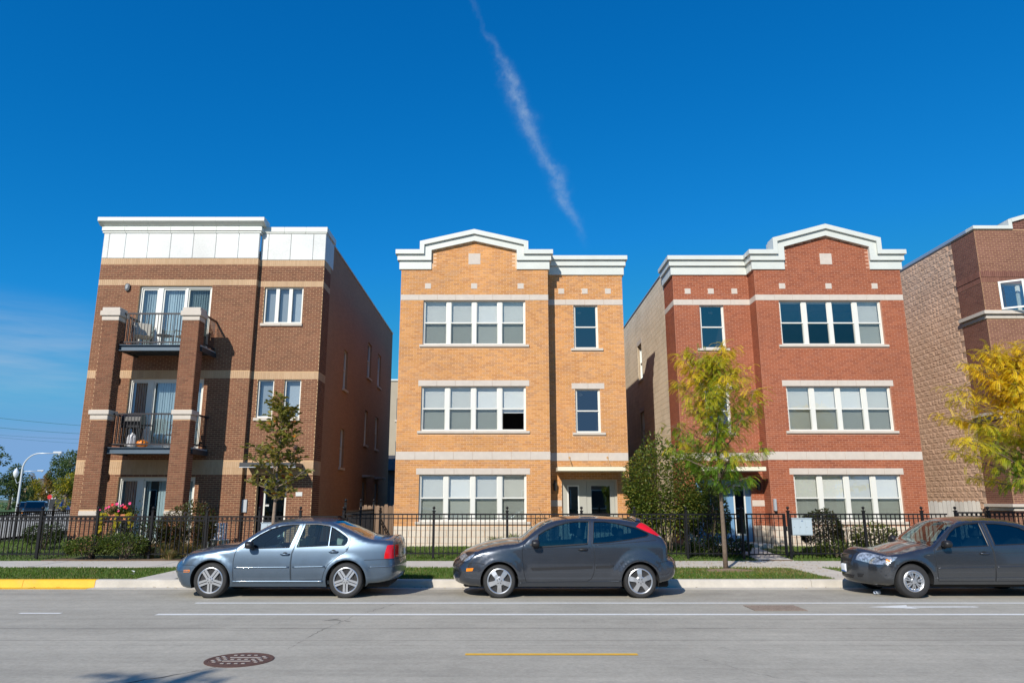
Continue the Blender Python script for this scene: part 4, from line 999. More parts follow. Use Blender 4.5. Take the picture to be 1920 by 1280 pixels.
def wheel_unit(kind, Rt, Rr, tw):
    """meshes of a wheel whose outer face looks to -y; origin at the hub"""
    t = MB().lathe([(Rr-.012,.0),(Rr+.006,-.004),(Rt*.90,-.018),(Rt-.018,-.008),(Rt,.03),(Rt,tw-.03),(Rt-.018,tw),(Rr,tw)], (0,0,0), 48, 'y')
    t.f = [f for f in t.f if len(f) == 4]
    rim = MB().lathe([(Rr+.002,-.006),(Rr-.010,-.012),(Rr-.022,-.004),(Rr-.026,.03),(Rr-.035,.11)], (0,0,0), 48, 'y'); rim.f = [f for f in rim.f if len(f) == 4]
    def spoke(a, r0, r1, w0, w1, y0, y1, th=.018):
        ca, sa = math.cos(a), math.sin(a); P = []
        for r, w_, y in ((r0, w0, y0), ((r0+r1)/2, (w0+w1)/2*.97, (y0+y1)/2-.004), (r1, w1, y1)):
            for s in (-1, 1):
                x, z = r*ca - s*w_*sa, r*sa + s*w_*ca; P.append((x, y, z)); P.append((x*1.0, y+th, z))
        fs = []
        for k in range(2):
            o = 4*k; fs += [(o, o+2, o+6, o+4), (o+1, o+5, o+7, o+3), (o, o+4, o+5, o+1), (o+2, o+3, o+7, o+6)]
        rim.add(P, fs)
    Ro = Rr-.018
    if kind == 'double5':
        for k in range(5):
            a0 = math.pi*2*k/5 + (-math.pi/2)
            for d in (-1, 1):
                a = a0; off = d*.027
                ca, sa = math.cos(a), math.sin(a)
                P = []
                for r, w_, y in ((.035,.018,-.012),(Ro,.021,-.006)):
                    for s in (-1, 1):
                        q = off*(1 if r > .1 else .95)+s*w_; P += [(r*ca-q*sa, y, r*sa+q*ca), (r*ca-q*sa, y+.03, r*sa+q*ca)]
                rim.add(P, [(0,2,6,4),(1,5,7,3),(0,4,5,1),(2,3,7,6)])
        rim.lathe([(.055,.02),(.062,-.006),(.05,-.016),(.028,-.018),(.024,-.024),(.001,-.025)], (0,0,0), 20, 'y')
    elif kind == 'five':
        for k in range(5): spoke(math.pi*2*k/5 - math.pi/2, .05, Ro, .034, .046, -.022, -.004, .035)
        rim.lathe([(.085,.02),(.088,-.012),(.07,-.022),(.03,-.024),(.026,-.03),(.001,-.031)], (0,0,0), 24, 'y')
    else:
        rim.lathe([(Rr-.05,.03),(Rr-.052,.002),(Rr-.03,-.006),(Rr-.026,.0)], (0,0,0), 40, 'y', False)
        for k in range(7):
            a0 = math.pi*2*k/7+.2
            for d in (-.16, .16): spoke(a0+d, .045, Ro-.012, .012, .013, -.014, -.006, .02)
        rim.lathe([(.056,.02),(.058,-.010),(.05,-.016),(.001,-.019)], (0,0,0), 24, 'y')
    hub = MB().lathe([(.001,.025),(Rr-.03,.025),(Rr-.03,.12),(.001,.12)], (0,0,0), 24, 'y')
    hub.lathe([(.001,.012),(Rr*.62,.012),(Rr*.62,.024),(.001,.024)], (0,0,0), 24, 'y')
    nuts = MB(); nb = 5 if kind != 'cap' else 4
    for k in range(nb):
        a = math.pi*2*k/nb+.3; rr = .042 if kind != 'cap' else .05
        nuts.lathe([(.009,.0),(.009,-.004),(.001,-.005)], (rr*math.cos(a), -.018 if kind != 'five' else -.024, rr*math.sin(a)), 8, 'y')
    return hub, t, rim, nuts
def build_car(name, label, sp):
    T = thing(name, (0,0,0), label, 'car', None)
    W0, zb = sp['W'], sp['belt']; wb = sp['wb']; Ra = sp['arch']; P = sp['paint']
    top = catmull(sp['top'], .035)                    # front bottom -> over the roof -> rear bottom
    n = len(top)
    zs0 = sp['sill']
    # bottom edge with the two wheel arches, rear to front
    def arch(cx, cz, x_first):
        zlow = zs0; a0 = math.asin(max(-1, min(1, (zlow-cz)/Ra))); pts = []
        A, B = (a0, math.pi-a0)
        for i in range(25): a = A+(B-A)*i/24; pts.append((cx+Ra*math.cos(a), cz+Ra*math.sin(a)))
        return pts
    bot = [] ; rb = top[-1]; fb = top[0]
    ar = arch(wb, sp['az'], 0); af = arch(0, sp['az'], 0)
    def seg(p, q):
        k = max(1, int(math.hypot(q[0]-p[0], q[1]-p[1])/.05)); return [(p[0]+(q[0]-p[0])*i/k, p[1]+(q[1]-p[1])*i/k) for i in range(1, k)]
    bot += seg(rb, ar[0]) + ar + seg(ar[-1], af[0]) + af + seg(af[-1], fb)
    outline = top + bot
    # rounding radius along the outline
    xs = [p[0] for p in top]; xf, xr = min(xs), max(xs)
    def rad(i):
        x, z = top[i]; r = sp.get('rr', .075)
        r += (sp['rf']-r)*(1-sstep(xf+.02, xf+.34, x))
        r += (sp['rb']-r)*sstep(xr-.28, xr-.02, x)
        return r
    RAD = [rad(i) for i in range(n)]
    def side_y(x, z):
        h = W0 - .075*max(0, (.52-z)/.34)**2 - .035*max(0, min(1, (z-.52)/(zb-.52)))**2
        if z > zb-.03:
            e = z-(zb-.03); h -= sp['tumble']*e - sp['tumble']*.05*(1-math.exp(-e/.05))
        h -= sp['tf']*max(0, (0.15-x)/(0.15-xf))**2.2 + sp['tr']*max(0, (x-(wb-.1))/(xr-wb+.1))**2.2
        for cx in (0, wb):
            q = math.hypot(x-cx, z-sp['az']); h += .020*math.exp(-((q-Ra-.02)/.045)**2)
            if sp.get('brow'): h += .016*(1/(1+math.exp((q-sp['brow'])/.012)))*(1 if z > .3 else 0)
        best = 1e9; bi = 0
        for i in range(0, n, 1):
            dx, dz = x-top[i][0], z-top[i][1]; d2 = dx*dx+dz*dz
            if d2 < best: best = d2; bi = i
        d = math.sqrt(best)
        for j in (bi-1, bi):
            if 0 <= j < n-1:
                ax, az = top[j]; bx, bz = top[j+1]; ux, uz = bx-ax, bz-az; l2 = ux*ux+uz*uz
                t = max(0, min(1, ((x-ax)*ux+(z-az)*uz)/l2)) if l2 else 0
                d = min(d, math.hypot(x-ax-ux*t, z-az-uz*t))
        r = RAD[bi]
        if d < r: h -= r*(1-math.sqrt(max(0, 1-(1-d/r)**2)))
        return h
    # 2d triangulation with windows, doors and wheel arches as constraints
    V = [Vector(p) for p in outline]; E = [(i, (i+1) % len(outline)) for i in range(len(outline))]
    def addpoly(poly, closed=True):
        b = len(V); V.extend(Vector(p) for p in poly); m = len(poly)
        E.extend((b+i, b+(i+1) % m) for i in range(m if closed else m-1))
    wins = [catmull(q+[q[0]], .05)[:-1] if sp.get('smoothwin') else q for q in sp['windows']]
    wins = []
    for q in sp['windows']:
        r = []
        for i in range(len(q)): r += [q[i]] + seg(q[i], q[(i+1) % len(q)])
        wins.append(r)
    for q in wins: addpoly(q)
    doors = []
    for q in sp['doors']:
        r = []
        for i in range(len(q)): r += [q[i]] + seg(q[i], q[(i+1) % len(q)])
        doors.append(r); addpoly(r)
    x = xf
    while x < xr:
        z = .15
        while z < 1.5:
            if inpoly((x, z), outline): V.append(Vector((x+random.uniform(-.002,.002), z)))
            z += .042
        x += .042
    res = delaunay_2d_cdt(V, E, [], 0, 1e-5)
    vv, ff = res[0], res[2]
    ys = [side_y(p[0], p[1]) for p in vv]
    groups = {'body': []}
    for k in range(len(wins)): groups['w%d' % k] = []
    for k in range(len(doors)): groups['d%d' % k] = []
    for f in ff:
        c = (sum(vv[i][0] for i in f)/3, sum(vv[i][1] for i in f)/3)
        if not inpoly(c, outline): continue
        g = 'body'
        for k, q in enumerate(doors):
            if inpoly(c, q): g = 'd%d' % k; break
        for k, q in enumerate(wins):
            if inpoly(c, q): g = 'w%d' % k; break
        groups[g].append(f)
    def side_mesh(fs, sgn, inset=0.):
        mb = MB(); mp = {}; out = []
        for f in fs:
            t = []
            for i in f:
                if i not in mp: mp[i] = len(mb.v); mb.v.append((vv[i][0], sgn*(ys[i]-inset), vv[i][1]))
                t.append(mp[i])
            mb.f.append(tuple(t) if sgn < 0 else tuple(t[::-1]))
        return mb
    # the skin across the car from edge to edge
    nrm_ = []
    for i in range(n):
        a, b = top[max(i-1,0)], top[min(i+1,n-1)]; dx, dz = b[0]-a[0], b[1]-a[1]; l = math.hypot(dx, dz) or 1; nrm_.append((-dz/l, dx/l) if dx >= -.0005 or top[i][1] > .62 else (math.copysign(1, -dz), 0.))
    def bulge(i):
        x, z = top[i]; b = sp['crown']
        if z < zb+.02 and x < .6: b = sp['hoodcrown']
        b += (sp['bf']-b)*(1-sstep(xf, xf+.30, x)); b += (sp['bb']-b)*sstep(xr-.22, xr, x); return b
    BG = [bulge(i) for i in range(n)]
    for _ in range(6): BG = [BG[0]] + [(BG[i-1]+2*BG[i]+BG[i+1])/4 for i in range(1, n-1)] + [BG[-1]]
    ye = [side_y(*p) for p in top]
    def S(i, t, off=0.):
        i = max(0., min(n-1.001, i)); k = int(i); f = i-k
        L = lambda q: q[k]*(1-f)+q[k+1]*f
        ex, ez = L([p[0] for p in top[k:k+2]] if 0 else [p[0] for p in top]) , L([p[1] for p in top])
        nx, nz = L([q[0] for q in nrm_]), L([q[1] for q in nrm_]); l = math.hypot(nx, nz) or 1; nx /= l; nz /= l
        b = L(BG)*(1-abs(t)**2.3) + off
        return (ex+nx*b, L(ye)*t, ez+nz*b)
    def near(x, z): return min(range(n), key=lambda i: (top[i][0]-x)**2+(top[i][1]-z)**2)
    g0, g1 = near(*sp['ws'][0]), near(*sp['ws'][1]); h0, h1 = near(*sp['rw'][0]), near(*sp['rw'][1])
    tcol = [-1,-.96,-.88,-.76,-.62,-.46,-.3,-.15,0,.15,.3,.46,.62,.76,.88,.96,1]
    NX = [p[0] for p in top]; NZ = [p[1] for p in top]
    grid = [[(NX[i]+nrm_[i][0]*BG[i]*(1-abs(t)**2.3), ye[i]*t, NZ[i]+nrm_[i][1]*BG[i]*(1-abs(t)**2.3)) for t in tcol] for i in range(n)]
    def strip_mesh(test):
        mb = MB(); mp = {}
        def vid(i, j):
            if (i, j) not in mp: mp[(i, j)] = len(mb.v); mb.v.append(grid[i][j])
            return mp[(i, j)]
        for i in range(n-1):
            for j in range(len(tcol)-1):
                if test(i, (tcol[j]+tcol[j+1])/2): mb.f.append((vid(i,j), vid(i,j+1), vid(i+1,j+1), vid(i+1,j)))
        return mb
    isg = lambda i, t: (g0 <= i < g1 and abs(t) < .955) or (h0 <= i < h1 and abs(t) < .90)
    body = MB()
    for s in (-1, 1):
        q = side_mesh(groups['body'], s); body.add(q.v, q.f)
    q = strip_mesh(lambda i, t: not isg(i, t)); body.add(q.v, q.f)
    me = body.mesh('body', P, True)
    bm = bmesh.new(); bm.from_mesh(me); bmesh.ops.remove_doubles(bm, verts=bm.verts, dist=.0008); bmesh.ops.recalc_face_normals(bm, faces=bm.faces); bm.to_mesh(me); bm.free()
    bo = link('body', me, T)
    strip_mesh(lambda i, t: g0 <= i < g1 and abs(t) < .955).build('windscreen', sp['glass'], T, True)
    strip_mesh(lambda i, t: h0 <= i < h1 and abs(t) < .90).build('rear_window', sp.get('rglass', sp['glass']), T, True)
    def surf_line(pts, sgn, r=.0045, off=.001):
        out = []
        for a, b in zip(pts, pts[1:]):
            k = max(1, int(math.hypot(b[0]-a[0], b[1]-a[1])/.05)); out += [(a[0]+(b[0]-a[0])*i/k, a[1]+(b[1]-a[1])*i/k) for i in range(k)]
        out.append(pts[-1]); return [(x, sgn*(side_y(x, z)+off), z) for x, z in out]
    def side_patch(poly, sgn, off, th=.0, step=.03):
        r = []
        for i in range(len(poly)):
            p, q = poly[i], poly[(i+1) % len(poly)]; k = max(1, int(math.hypot(q[0]-p[0], q[1]-p[1])/step)); r += [(p[0]+(q[0]-p[0])*j/k, p[1]+(q[1]-p[1])*j/k) for j in range(k)]
        vv_ = [Vector(p) for p in r]; ee = [(i, (i+1) % len(r)) for i in range(len(r))]
        xs_ = [p[0] for p in r]; zs_ = [p[1] for p in r]; x = min(xs_)
        while x < max(xs_):
            z = min(zs_)
            while z < max(zs_):
                if inpoly((x, z), r): vv_.append(Vector((x, z)))
                z += step
            x += step
        q = delaunay_2d_cdt(vv_, ee, [], 1, 1e-6); mb = MB()
        mb.v = [(p[0], sgn*(side_y(p[0], p[1])+off), p[1]) for p in q[0]]; mb.f = [tuple(f) for f in q[2]]
        m = len(r); b = len(mb.v); mb.v += [(p[0], sgn*(side_y(p[0], p[1])-.01), p[1]) for p in r]
        mb.v += [(p[0], sgn*(side_y(p[0], p[1])+off), p[1]) for p in r]
        for i in range(m): mb.f.append((b+i, b+(i+1) % m, b+m+(i+1) % m, b+m+i))
        return mb
    def strip_patch(c4, off, nu=8, nv=12, m=None, nm='', par=None):
        """quad patch on the skin: corners (i,t)"""
        mb = MB(); (a, b, c, d) = c4
        for u in range(nu+1):
            for v in range(nv+1):
                p, q = u/nu, v/nv
                i = (a[0]*(1-q)+b[0]*q)*(1-p)+(d[0]*(1-q)+c[0]*q)*p; t = (a[1]*(1-q)+b[1]*q)*(1-p)+(d[1]*(1-q)+c[1]*q)*p
                e = off if 0 < u < nu and 0 < v < nv else off*.3
                mb.v.append(S(i, t, e))
        for u in range(nu):
            for v in range(nv): k = u*(nv+1)+v; mb.f.append((k, k+1, k+nv+2, k+nv+1))
        return mb.build(nm, m, par or T, True, False)
    dl_ = []
    for s in (-1, 1):
        for k in range(len(doors)):
            d = side_mesh(groups['d%d' % k], s).build('door', P, T, True, False); dl_.append(d)
            q = doors[k]
            MB().tube(surf_line(sp['doors'][k]+[sp['doors'][k][0]], s), .0045, 5, False).build('door_seam', SEAM, d)
            hx, hz = sp['handles'][k]
            hy = side_y(hx, hz)
            mb = MB(); Q = [(hx-.06+.0,hz), (hx-.03,hz+.03),(hx,hz+.038),(hx+.03,hz+.03),(hx+.06,hz),(hx+.03,hz-.03),(hx,hz-.038),(hx-.03,hz-.03)]
            mb.prism(Q, lambda a,b: (a, s*(hy+.0015), b), lambda a,b: (a, s*(hy-.02), b)); mb.build('handle_cup', SEAM, d)
            MB().tube([(hx-.085, s*(hy+.004), hz), (hx-.06, s*(hy+.028), hz), (hx+.06, s*(hy+.03), hz), (hx+.09, s*(hy+.006), hz)], [.010,.014,.014,.010], 8).build('handle', sp.get('hmat', P), d, True)
        for k in range(len(wins)):
            o = side_mesh(groups['w%d' % k], s, .008).build('window', sp['wglass'][k], T, True, False)
            MB().tube(surf_line(wins[k]+[wins[k][0]], s, off=.001), .009, 5, False).build('trim', BLK, o)
        for nm, poly, off, m_ in sp['patches']: side_patch(poly, s, off).build(nm, m_, T, True, True)
        for nm, pts, r, m_ in sp['lines']: MB().tube(surf_line(pts, s, r, .001 if r < .01 else .004), r, 6, True).build(nm, m_ or P, T, True)
        # door mirror
        mxp, mz = sp['mirror']; my = side_y(mxp+.05, mz-.08)
        mb = MB(); vs = []
        for a in range(9):
            th = math.pi*a/8
            for b in range(14):
                ph = 2*math.pi*b/14; vs.append((mxp+.075*math.copysign(abs(math.cos(th))**.6, math.cos(th)), s*(my+.13+.10*math.sin(th)**.6*math.cos(ph)), mz+.068*math.sin(th)**.6*math.sin(ph)))
        fs = [(a*14+b, a*14+(b+1) % 14, (a+1)*14+(b+1) % 14, (a+1)*14+b) for a in range(8) for b in range(14)]
        mb.add(vs, fs).tube([(mxp+.03, s*(my-.02), mz-.07), (mxp+.02, s*(my+.08), mz-.04)], [.035,.03], 8); mb.build('mirror', BLK, T, True)
        side_patch([(sp['tri'][0]), (sp['tri'][1]), (sp['tri'][2])], s, .004).build('mirror_base', BLK, T)
    for nm, c4, off, m_ in sp.get('skin', []):
        cs = [(near(*q[0])+q[1], q[2]) for q in c4]; strip_patch(cs, off, m=m_, nm=nm)
    # panel gaps on the skin: bonnet and boot
    for x, z, t in sp.get('gaps', []):
        i = near(x, z); MB().tube([S(i, -t+2*t*k/16, .001) for k in range(17)], .005, 5, False).build('panel_gap', SEAM, T)
    # underbody, arch liners, cabin
    MB().bbox(xf+.12, xr-.12, -(W0-.30), W0-.30, .17, .42, .03).bbox(Ra+.02, wb-Ra-.02, -(W0-.12), W0-.12, zs0-.02, zs0+.1, .02).build('underbody', UNDER, T)
    mb = MB()
    for s in (-1, 1):
        for pts in (af, ar):
            b = len(mb.v); m = len(pts)
            for p in pts: mb.v += [(p[0], s*(W0-.015 if side_y(p[0],p[1]) > W0-.02 else side_y(p[0],p[1])), p[1]), (p[0], s*(W0-.34), p[1])]
            for i in range(m-1): mb.f.append((b+2*i, b+2*i+1, b+2*i+3, b+2*i+2))
            c = len(mb.v); mb.v += [(p[0], s*(W0-.34), p[1]) for p in pts]; mb.f.append(tuple(range(c, c+m)))
    mb.build('wheel_arch_liner', UNDER, T, False, False)
    cab = MB()
    for x in (sp['seat'][0], sp['seat'][1]):
        for y in ((-.38, .38) if x == sp['seat'][0] else (-.36, .36)):
            cab.bbox(x-.42, x+.05, y-.25, y+.25, .28, .52, .06)
            cab.prism([(x-.02,.45),(x+.10,.45),(x+.27,1.02),(x+.17,1.06)], lambda a,b,y=y:(a,y-.22,b), lambda a,b,y=y:(a,y+.22,b))
            cab.bbox(x+.17, x+.27, y-.13, y+.13, 1.07, 1.24, .035).tube([(x+.20,y,1.0),(x+.22,y,1.1)], .02, 6)
    cab.build('seats', sp.get('seatm', SEATM), T)
    cb = MB().prism([(sp['dash'],.35),(sp['dash'],zb-.09),(sp['dash']+.25,zb-.03),(sp['dash']+.50,zb-.10),(sp['dash']+.42,.4)], lambda a,b:(a,-(W0-.16),b), lambda a,b:(a,W0-.16,b))
    cb.box(sp['dash']+.3, sp['seat'][1]+.5, -(W0-.15), W0-.15, .24, .30).bbox(sp['seat'][1]+.20, sp.get('shelf', sp['seat'][1]+.9), -(W0-.22), W0-.22, zb-.16, zb-.09, .02)
    cb.build('dashboard', sp.get('seatm') or mat('cabin_trim', (.045,.048,.05), .8), T)
    sx = sp['dash']+.62; st = MB(); ring = [(sx+.06*math.sin(a)*.6, -.37+.18*math.cos(a), zb-.06+.17*math.sin(a)) for a in [2*math.pi*k/20 for k in range(21)]]
    st.tube(ring, .014, 6, False).tube([(sx-.2,-.37,zb-.1),(sx,-.37,zb-.06)], .03, 6); st.build('steering_wheel', BLK, T)
    # wheels
    hub, ty, rim, nuts = wheel_unit(sp['wheel'], sp['Rt'], sp['Rr'], .20)
    mh, mt, mr, mn = hub.mesh('wheel', HUBD), ty.mesh('tyre', TYRE, True), rim.mesh('rim', ALLOY), nuts.mesh('nut', SEAM)
    for s in (-1, 1):
        for cx in (0, wb):
            o = link('wheel', mh, T, (cx, s*(W0-.035), sp['Rt']-.004)); o.rotation_euler = (0, sp['wrot'][0 if cx == 0 else 1], 0 if s < 0 else math.pi)
            for nm, m_ in (('tyre', mt), ('rim', mr), ('wheel_nuts', mn)):
                c = bpy.data.objects.new(nm, m_); COL.objects.link(c); c.parent = o
    return T, S, near, side_y
XJ, XK, XL = -5.438, -.075, 7.611; YC = 14.88
jp = paint('blue_grey_paint', (.125,.175,.235), .38, .8)
J = dict(W=.865, belt=.90, wb=2.513, arch=.375, az=.31, paint=jp, sill=.205, glass=CGLASS, wglass=[CGLASS, CGLASS, CGLASS], rr=.07, rf=.20, rb=.13, tf=.05, tr=.07, tumble=.40, crown=.055, hoodcrown=.075, bf=.20, bb=.10,
  top=[(-.40,.165),(-.50,.165),(-.606,.201),(-.666,.298),(-.705,.372),(-.718,.458),(-.71,.519),(-.668,.562),(-.63,.592),(-.597,.642),(-.551,.70),(-.491,.747),(-.353,.791),(-.163,.832),(.092,.872),(.284,.897),(.424,.925),(.493,.98),(.617,1.075),(.804,1.198),(.993,1.298),(1.135,1.344),(1.317,1.366),(1.587,1.378),(1.85,1.376),(2.113,1.355),(2.246,1.325),(2.353,1.28),(2.513,1.215),(2.647,1.155),(2.78,1.097),(2.913,1.055),(3.044,1.036),(3.20,1.03),(3.30,1.024),(3.352,1.0),(3.37,.94),(3.378,.844),(3.383,.72),(3.392,.66),(3.402,.60),(3.402,.499),(3.39,.401),(3.33,.316),(3.15,.275),(2.92,.255)],
  windows=[[(.70,.887),(.695,1.025),(.848,1.134),(1.036,1.234),(1.227,1.288),(1.408,1.31),(1.555,1.315),(1.493,1.103),(1.425,.903)], [(1.563,.913),(1.675,1.318),(1.909,1.322),(2.092,1.298),(2.15,1.278),(2.145,.937)], [(2.175,.938),(2.178,1.268),(2.332,1.185),(2.452,1.107),(2.499,1.068),(2.503,1.028),(2.485,.975),(2.447,.945)]],
  doors=[[(.455,.90),(.424,.796),(.406,.649),(.428,.325),(1.485,.315),(1.469,.624),(1.477,.796),(1.51,.895),(1.625,1.335),(1.408,1.335),(1.227,1.312),(1.036,1.258),(.848,1.160),(.66,1.04)], [(1.525,.895),(1.64,1.335),(1.909,1.345),(2.10,1.322),(2.27,1.262),(2.43,1.165),(2.545,1.085),(2.562,.957),(2.51,.846),(2.321,.723),(2.174,.60),(2.104,.465),(2.073,.335),(1.50,.315),(1.484,.624),(1.492,.796)]],
  handles=[(1.36,.786),(2.262,.829)], mirror=(.72,.955), tri=[(.555,.893),(.69,1.005),(.695,.893)],
  ws=[(.455,.945),(1.03,1.312)], rw=[(2.18,1.345),(2.87,1.068)],
  patches=[('tail_light', [(3.206,.704),(3.215,.796),(3.249,.933),(3.274,.945),(3.36,.945),(3.378,.704)], .006, REDL), ('side_marker', [(-.513,.502),(-.383,.508),(-.392,.465),(-.509,.463)], .005, AMB), ('headlight', [(-.60,.61),(-.55,.68),(-.50,.705),(-.46,.70),(-.50,.62)][:0] or [(-.600,.615),(-.585,.645),(-.55,.68),(-.53,.685),(-.545,.62)], .004, CLR)],
  lines=[('rub_strip', [(.44,.545),(1.45,.555)], .014, None), ('rub_strip', [(1.52,.556),(2.12,.566)], .014, None), ('sill_trim', [(.41,.30),(2.09,.30)], .020, None), ('bumper_seam', [(-.60,.592),(-.33,.592),(-.28,.57)], .004, SEAM), ('bumper_seam', [(2.84,.68),(3.375,.695)], .004, SEAM), ('bumper_strip', [(2.93,.555),(3.38,.565)], .013, None), ('bumper_strip', [(-.70,.49),(-.40,.485)], .010, None)],
  gaps=[(3.33,1.0,.9),(3.383,.70,.95),(.40,.92,.95)], seat=(1.30,2.10), dash=.50, shelf=2.9, wheel='double5', Rt=.318, Rr=.232, wrot=(0., .0),
  skin=[('number_plate', [((3.378,.86),0,-.17),((3.378,.86),0,.17),((3.383,.72),0,.17),((3.383,.72),0,-.17)], .008, PLW), ('tail_light', [((3.372,.93),0,-.99),((3.372,.93),0,-.72),((3.38,.71),0,-.76),((3.38,.71),0,-.99)], .006, REDL), ('tail_light', [((3.372,.93),0,.72),((3.372,.93),0,.99),((3.38,.71),0,.99),((3.38,.71),0,.76)], .006, REDL),
        ('grille', [((-.62,.60),0,-.35),((-.62,.60),0,.35),((-.56,.69),0,.35),((-.56,.69),0,-.35)], .006, BLK), ('headlight', [((-.61,.61),0,.45),((-.61,.61),0,.97),((-.55,.70),0,.97),((-.55,.70),0,.45)], .006, CLR), ('headlight', [((-.61,.61),0,-.97),((-.61,.61),0,-.45),((-.55,.70),0,-.45),((-.55,.70),0,-.97)], .006, CLR)])
J['seatm'] = mat('light_seat_cloth', (.34,.34,.31), .9)
c1 = build_car('sedan', 'blue-grey four-door sedan parked in front of the brown building', J)[0]; c1.location = (XJ, YC, 0)
kp = paint('dark_grey_paint', (.066,.075,.092), .25, .65)
K = dict(W=.85, belt=.97, wb=2.615, arch=.355, az=.30, brow=.52, paint=kp, sill=.205, glass=CGLASS, wglass=[CGLASSD, CGLASSD], rglass=CGLASSD, rr=.08, rf=.24, rb=.14, tf=.05, tr=.09, tumble=.42, crown=.045, hoodcrown=.09, bf=.12, bb=.10, hmat=BLK,
  top=[(-.40,.205),(-.60,.212),(-.70,.228),(-.759,.26),(-.79,.348),(-.799,.449),(-.797,.538),(-.765,.582),(-.72,.614),(-.685,.665),(-.625,.722),(-.546,.772),(-.40,.832),(-.201,.893),(.065,.94),(.278,.962),(.371,.982),(.468,1.037),(.603,1.148),(.739,1.246),(.875,1.325),(1.01,1.373),(1.146,1.40),(1.349,1.422),(1.53,1.43),(1.729,1.432),(1.932,1.426),(2.201,1.409),(2.403,1.390),(2.605,1.364),(2.72,1.348),(2.79,1.318),(2.86,1.27),(2.95,1.20),(3.04,1.12),(3.116,1.04),(3.165,.95),(3.175,.84),(3.172,.70),(3.20,.672),(3.26,.655),(3.30,.62),(3.315,.56),(3.303,.441),(3.25,.34),(3.15,.29),(2.97,.262)],
  windows=[[(.715,.915),(.735,1.127),(.868,1.208),(1.07,1.293),(1.271,1.343),(1.447,1.368),(1.70,1.368),(1.685,1.217),(1.655,.975)], [(1.795,1.368),(1.997,1.368),(2.184,1.345),(2.384,1.303),(2.56,1.262),(2.69,1.211),(2.80,1.158),(2.812,1.132),(2.77,1.101),(2.441,1.045),(2.039,.993),(1.752,.975)]],
  doors=[[(.54,1.035),(.442,.935),(.425,.823),(.434,.646),(.459,.431),(.498,.285),(1.62,.30),(1.712,.356),(1.755,.457),(1.78,.722),(1.76,.887),(1.722,.976),(1.738,1.385),(1.447,1.388),(1.271,1.366),(1.07,1.318),(.868,1.235),(.70,1.14)]],
  handles=[(1.56,.868)], mirror=(.67,.985), tri=[(.555,.94),(.725,1.10),(.715,.92)],
  ws=[(.42,1.01),(1.0,1.37)], rw=[(2.80,1.31),(3.10,1.05)],
  patches=[('tail_light', [(2.59,1.278),(2.66,1.335),(2.715,1.345),(2.78,1.318),(2.86,1.266),(2.95,1.193),(3.04,1.105),(3.02,1.09),(2.92,1.135),(2.79,1.185)], .007, REDL), ('reversing_lens', [(2.97,1.118),(3.04,1.107),(3.07,1.068),(3.03,1.085)], .010, CLR), ('side_marker', [(-.614,.529),(-.482,.54),(-.502,.485),(-.62,.476)], .006, AMB), ('headlight', [(-.68,.648),(-.64,.70),(-.56,.745),(-.46,.79),(-.50,.735),(-.60,.66)], .005, CLR), ('rub_strip', [(.571,.545),(.612,.50),(1.72,.535),(1.735,.575)], .014, BLK), ('rub_strip', [(1.80,.575),(1.785,.538),(2.08,.545),(2.125,.59)], .014, BLK)],
  lines=[('sill_seam', [(.36,.272),(2.25,.305)], .006, CHR if 0 else None), ('bumper_seam', [(-.705,.622),(-.396,.632),(-.27,.60)], .004, SEAM), ('bumper_seam', [(2.88,.62),(3.155,.66)], .004, SEAM), ('body_crease', [(.45,.875),(1.70,.905)], .006, None), ('body_crease', [(1.80,.945),(2.95,1.035)], .007, None), ('belt_trim', [(.72,.906),(1.65,.965)], .010, BLK)],
  gaps=[(3.174,.69,.95),(.36,.975,.95)], seat=(1.32,2.12), dash=.52, shelf=2.75, wheel='five', Rt=.306, Rr=.226, wrot=(0., .55),
  skin=[('spoiler', [((2.60,1.364),0,-.97),((2.60,1.364),0,.97),((2.74,1.345),0,.97),((2.74,1.345),0,-.97)], .05, kp), ('number_plate', [((3.17,.86),0,-.18),((3.17,.86),0,.18),((3.17,.72),0,.18),((3.17,.72),0,-.18)], .008, PLW), ('grille', [((-.76,.585),0,-.32),((-.76,.585),0,.32),((-.69,.66),0,.32),((-.69,.66),0,-.32)], .006, BLK), ('headlight', [((-.70,.64),0,.42),((-.70,.64),0,.97),((-.60,.735),0,.98),((-.62,.725),0,.5)], .006, CLR), ('headlight', [((-.70,.64),0,-.97),((-.70,.64),0,-.42),((-.62,.725),0,-.5),((-.60,.735),0,-.98)], .006, CLR), ('rear_bumper_pad', [((3.315,.56),0,-.9),((3.315,.56),0,.9),((3.305,.46),0,.9),((3.305,.46),0,-.9)], .006, BLK)])
c2 = build_car('hatchback', 'dark grey three-door hatchback parked in front of the orange building', K)[0]; c2.location = (XK, YC-.015, 0)
MB().tube([(1.05,0,1.44),(.95,.0,1.62),(.85,0,1.78)][:0] or [(.90,.35,1.40),(.80,.35,1.62)], .004, 5).build('aerial', BLK, c2).location = (0,0,0)
lp = paint('charcoal_paint', (.088,.094,.104), .27, .75)
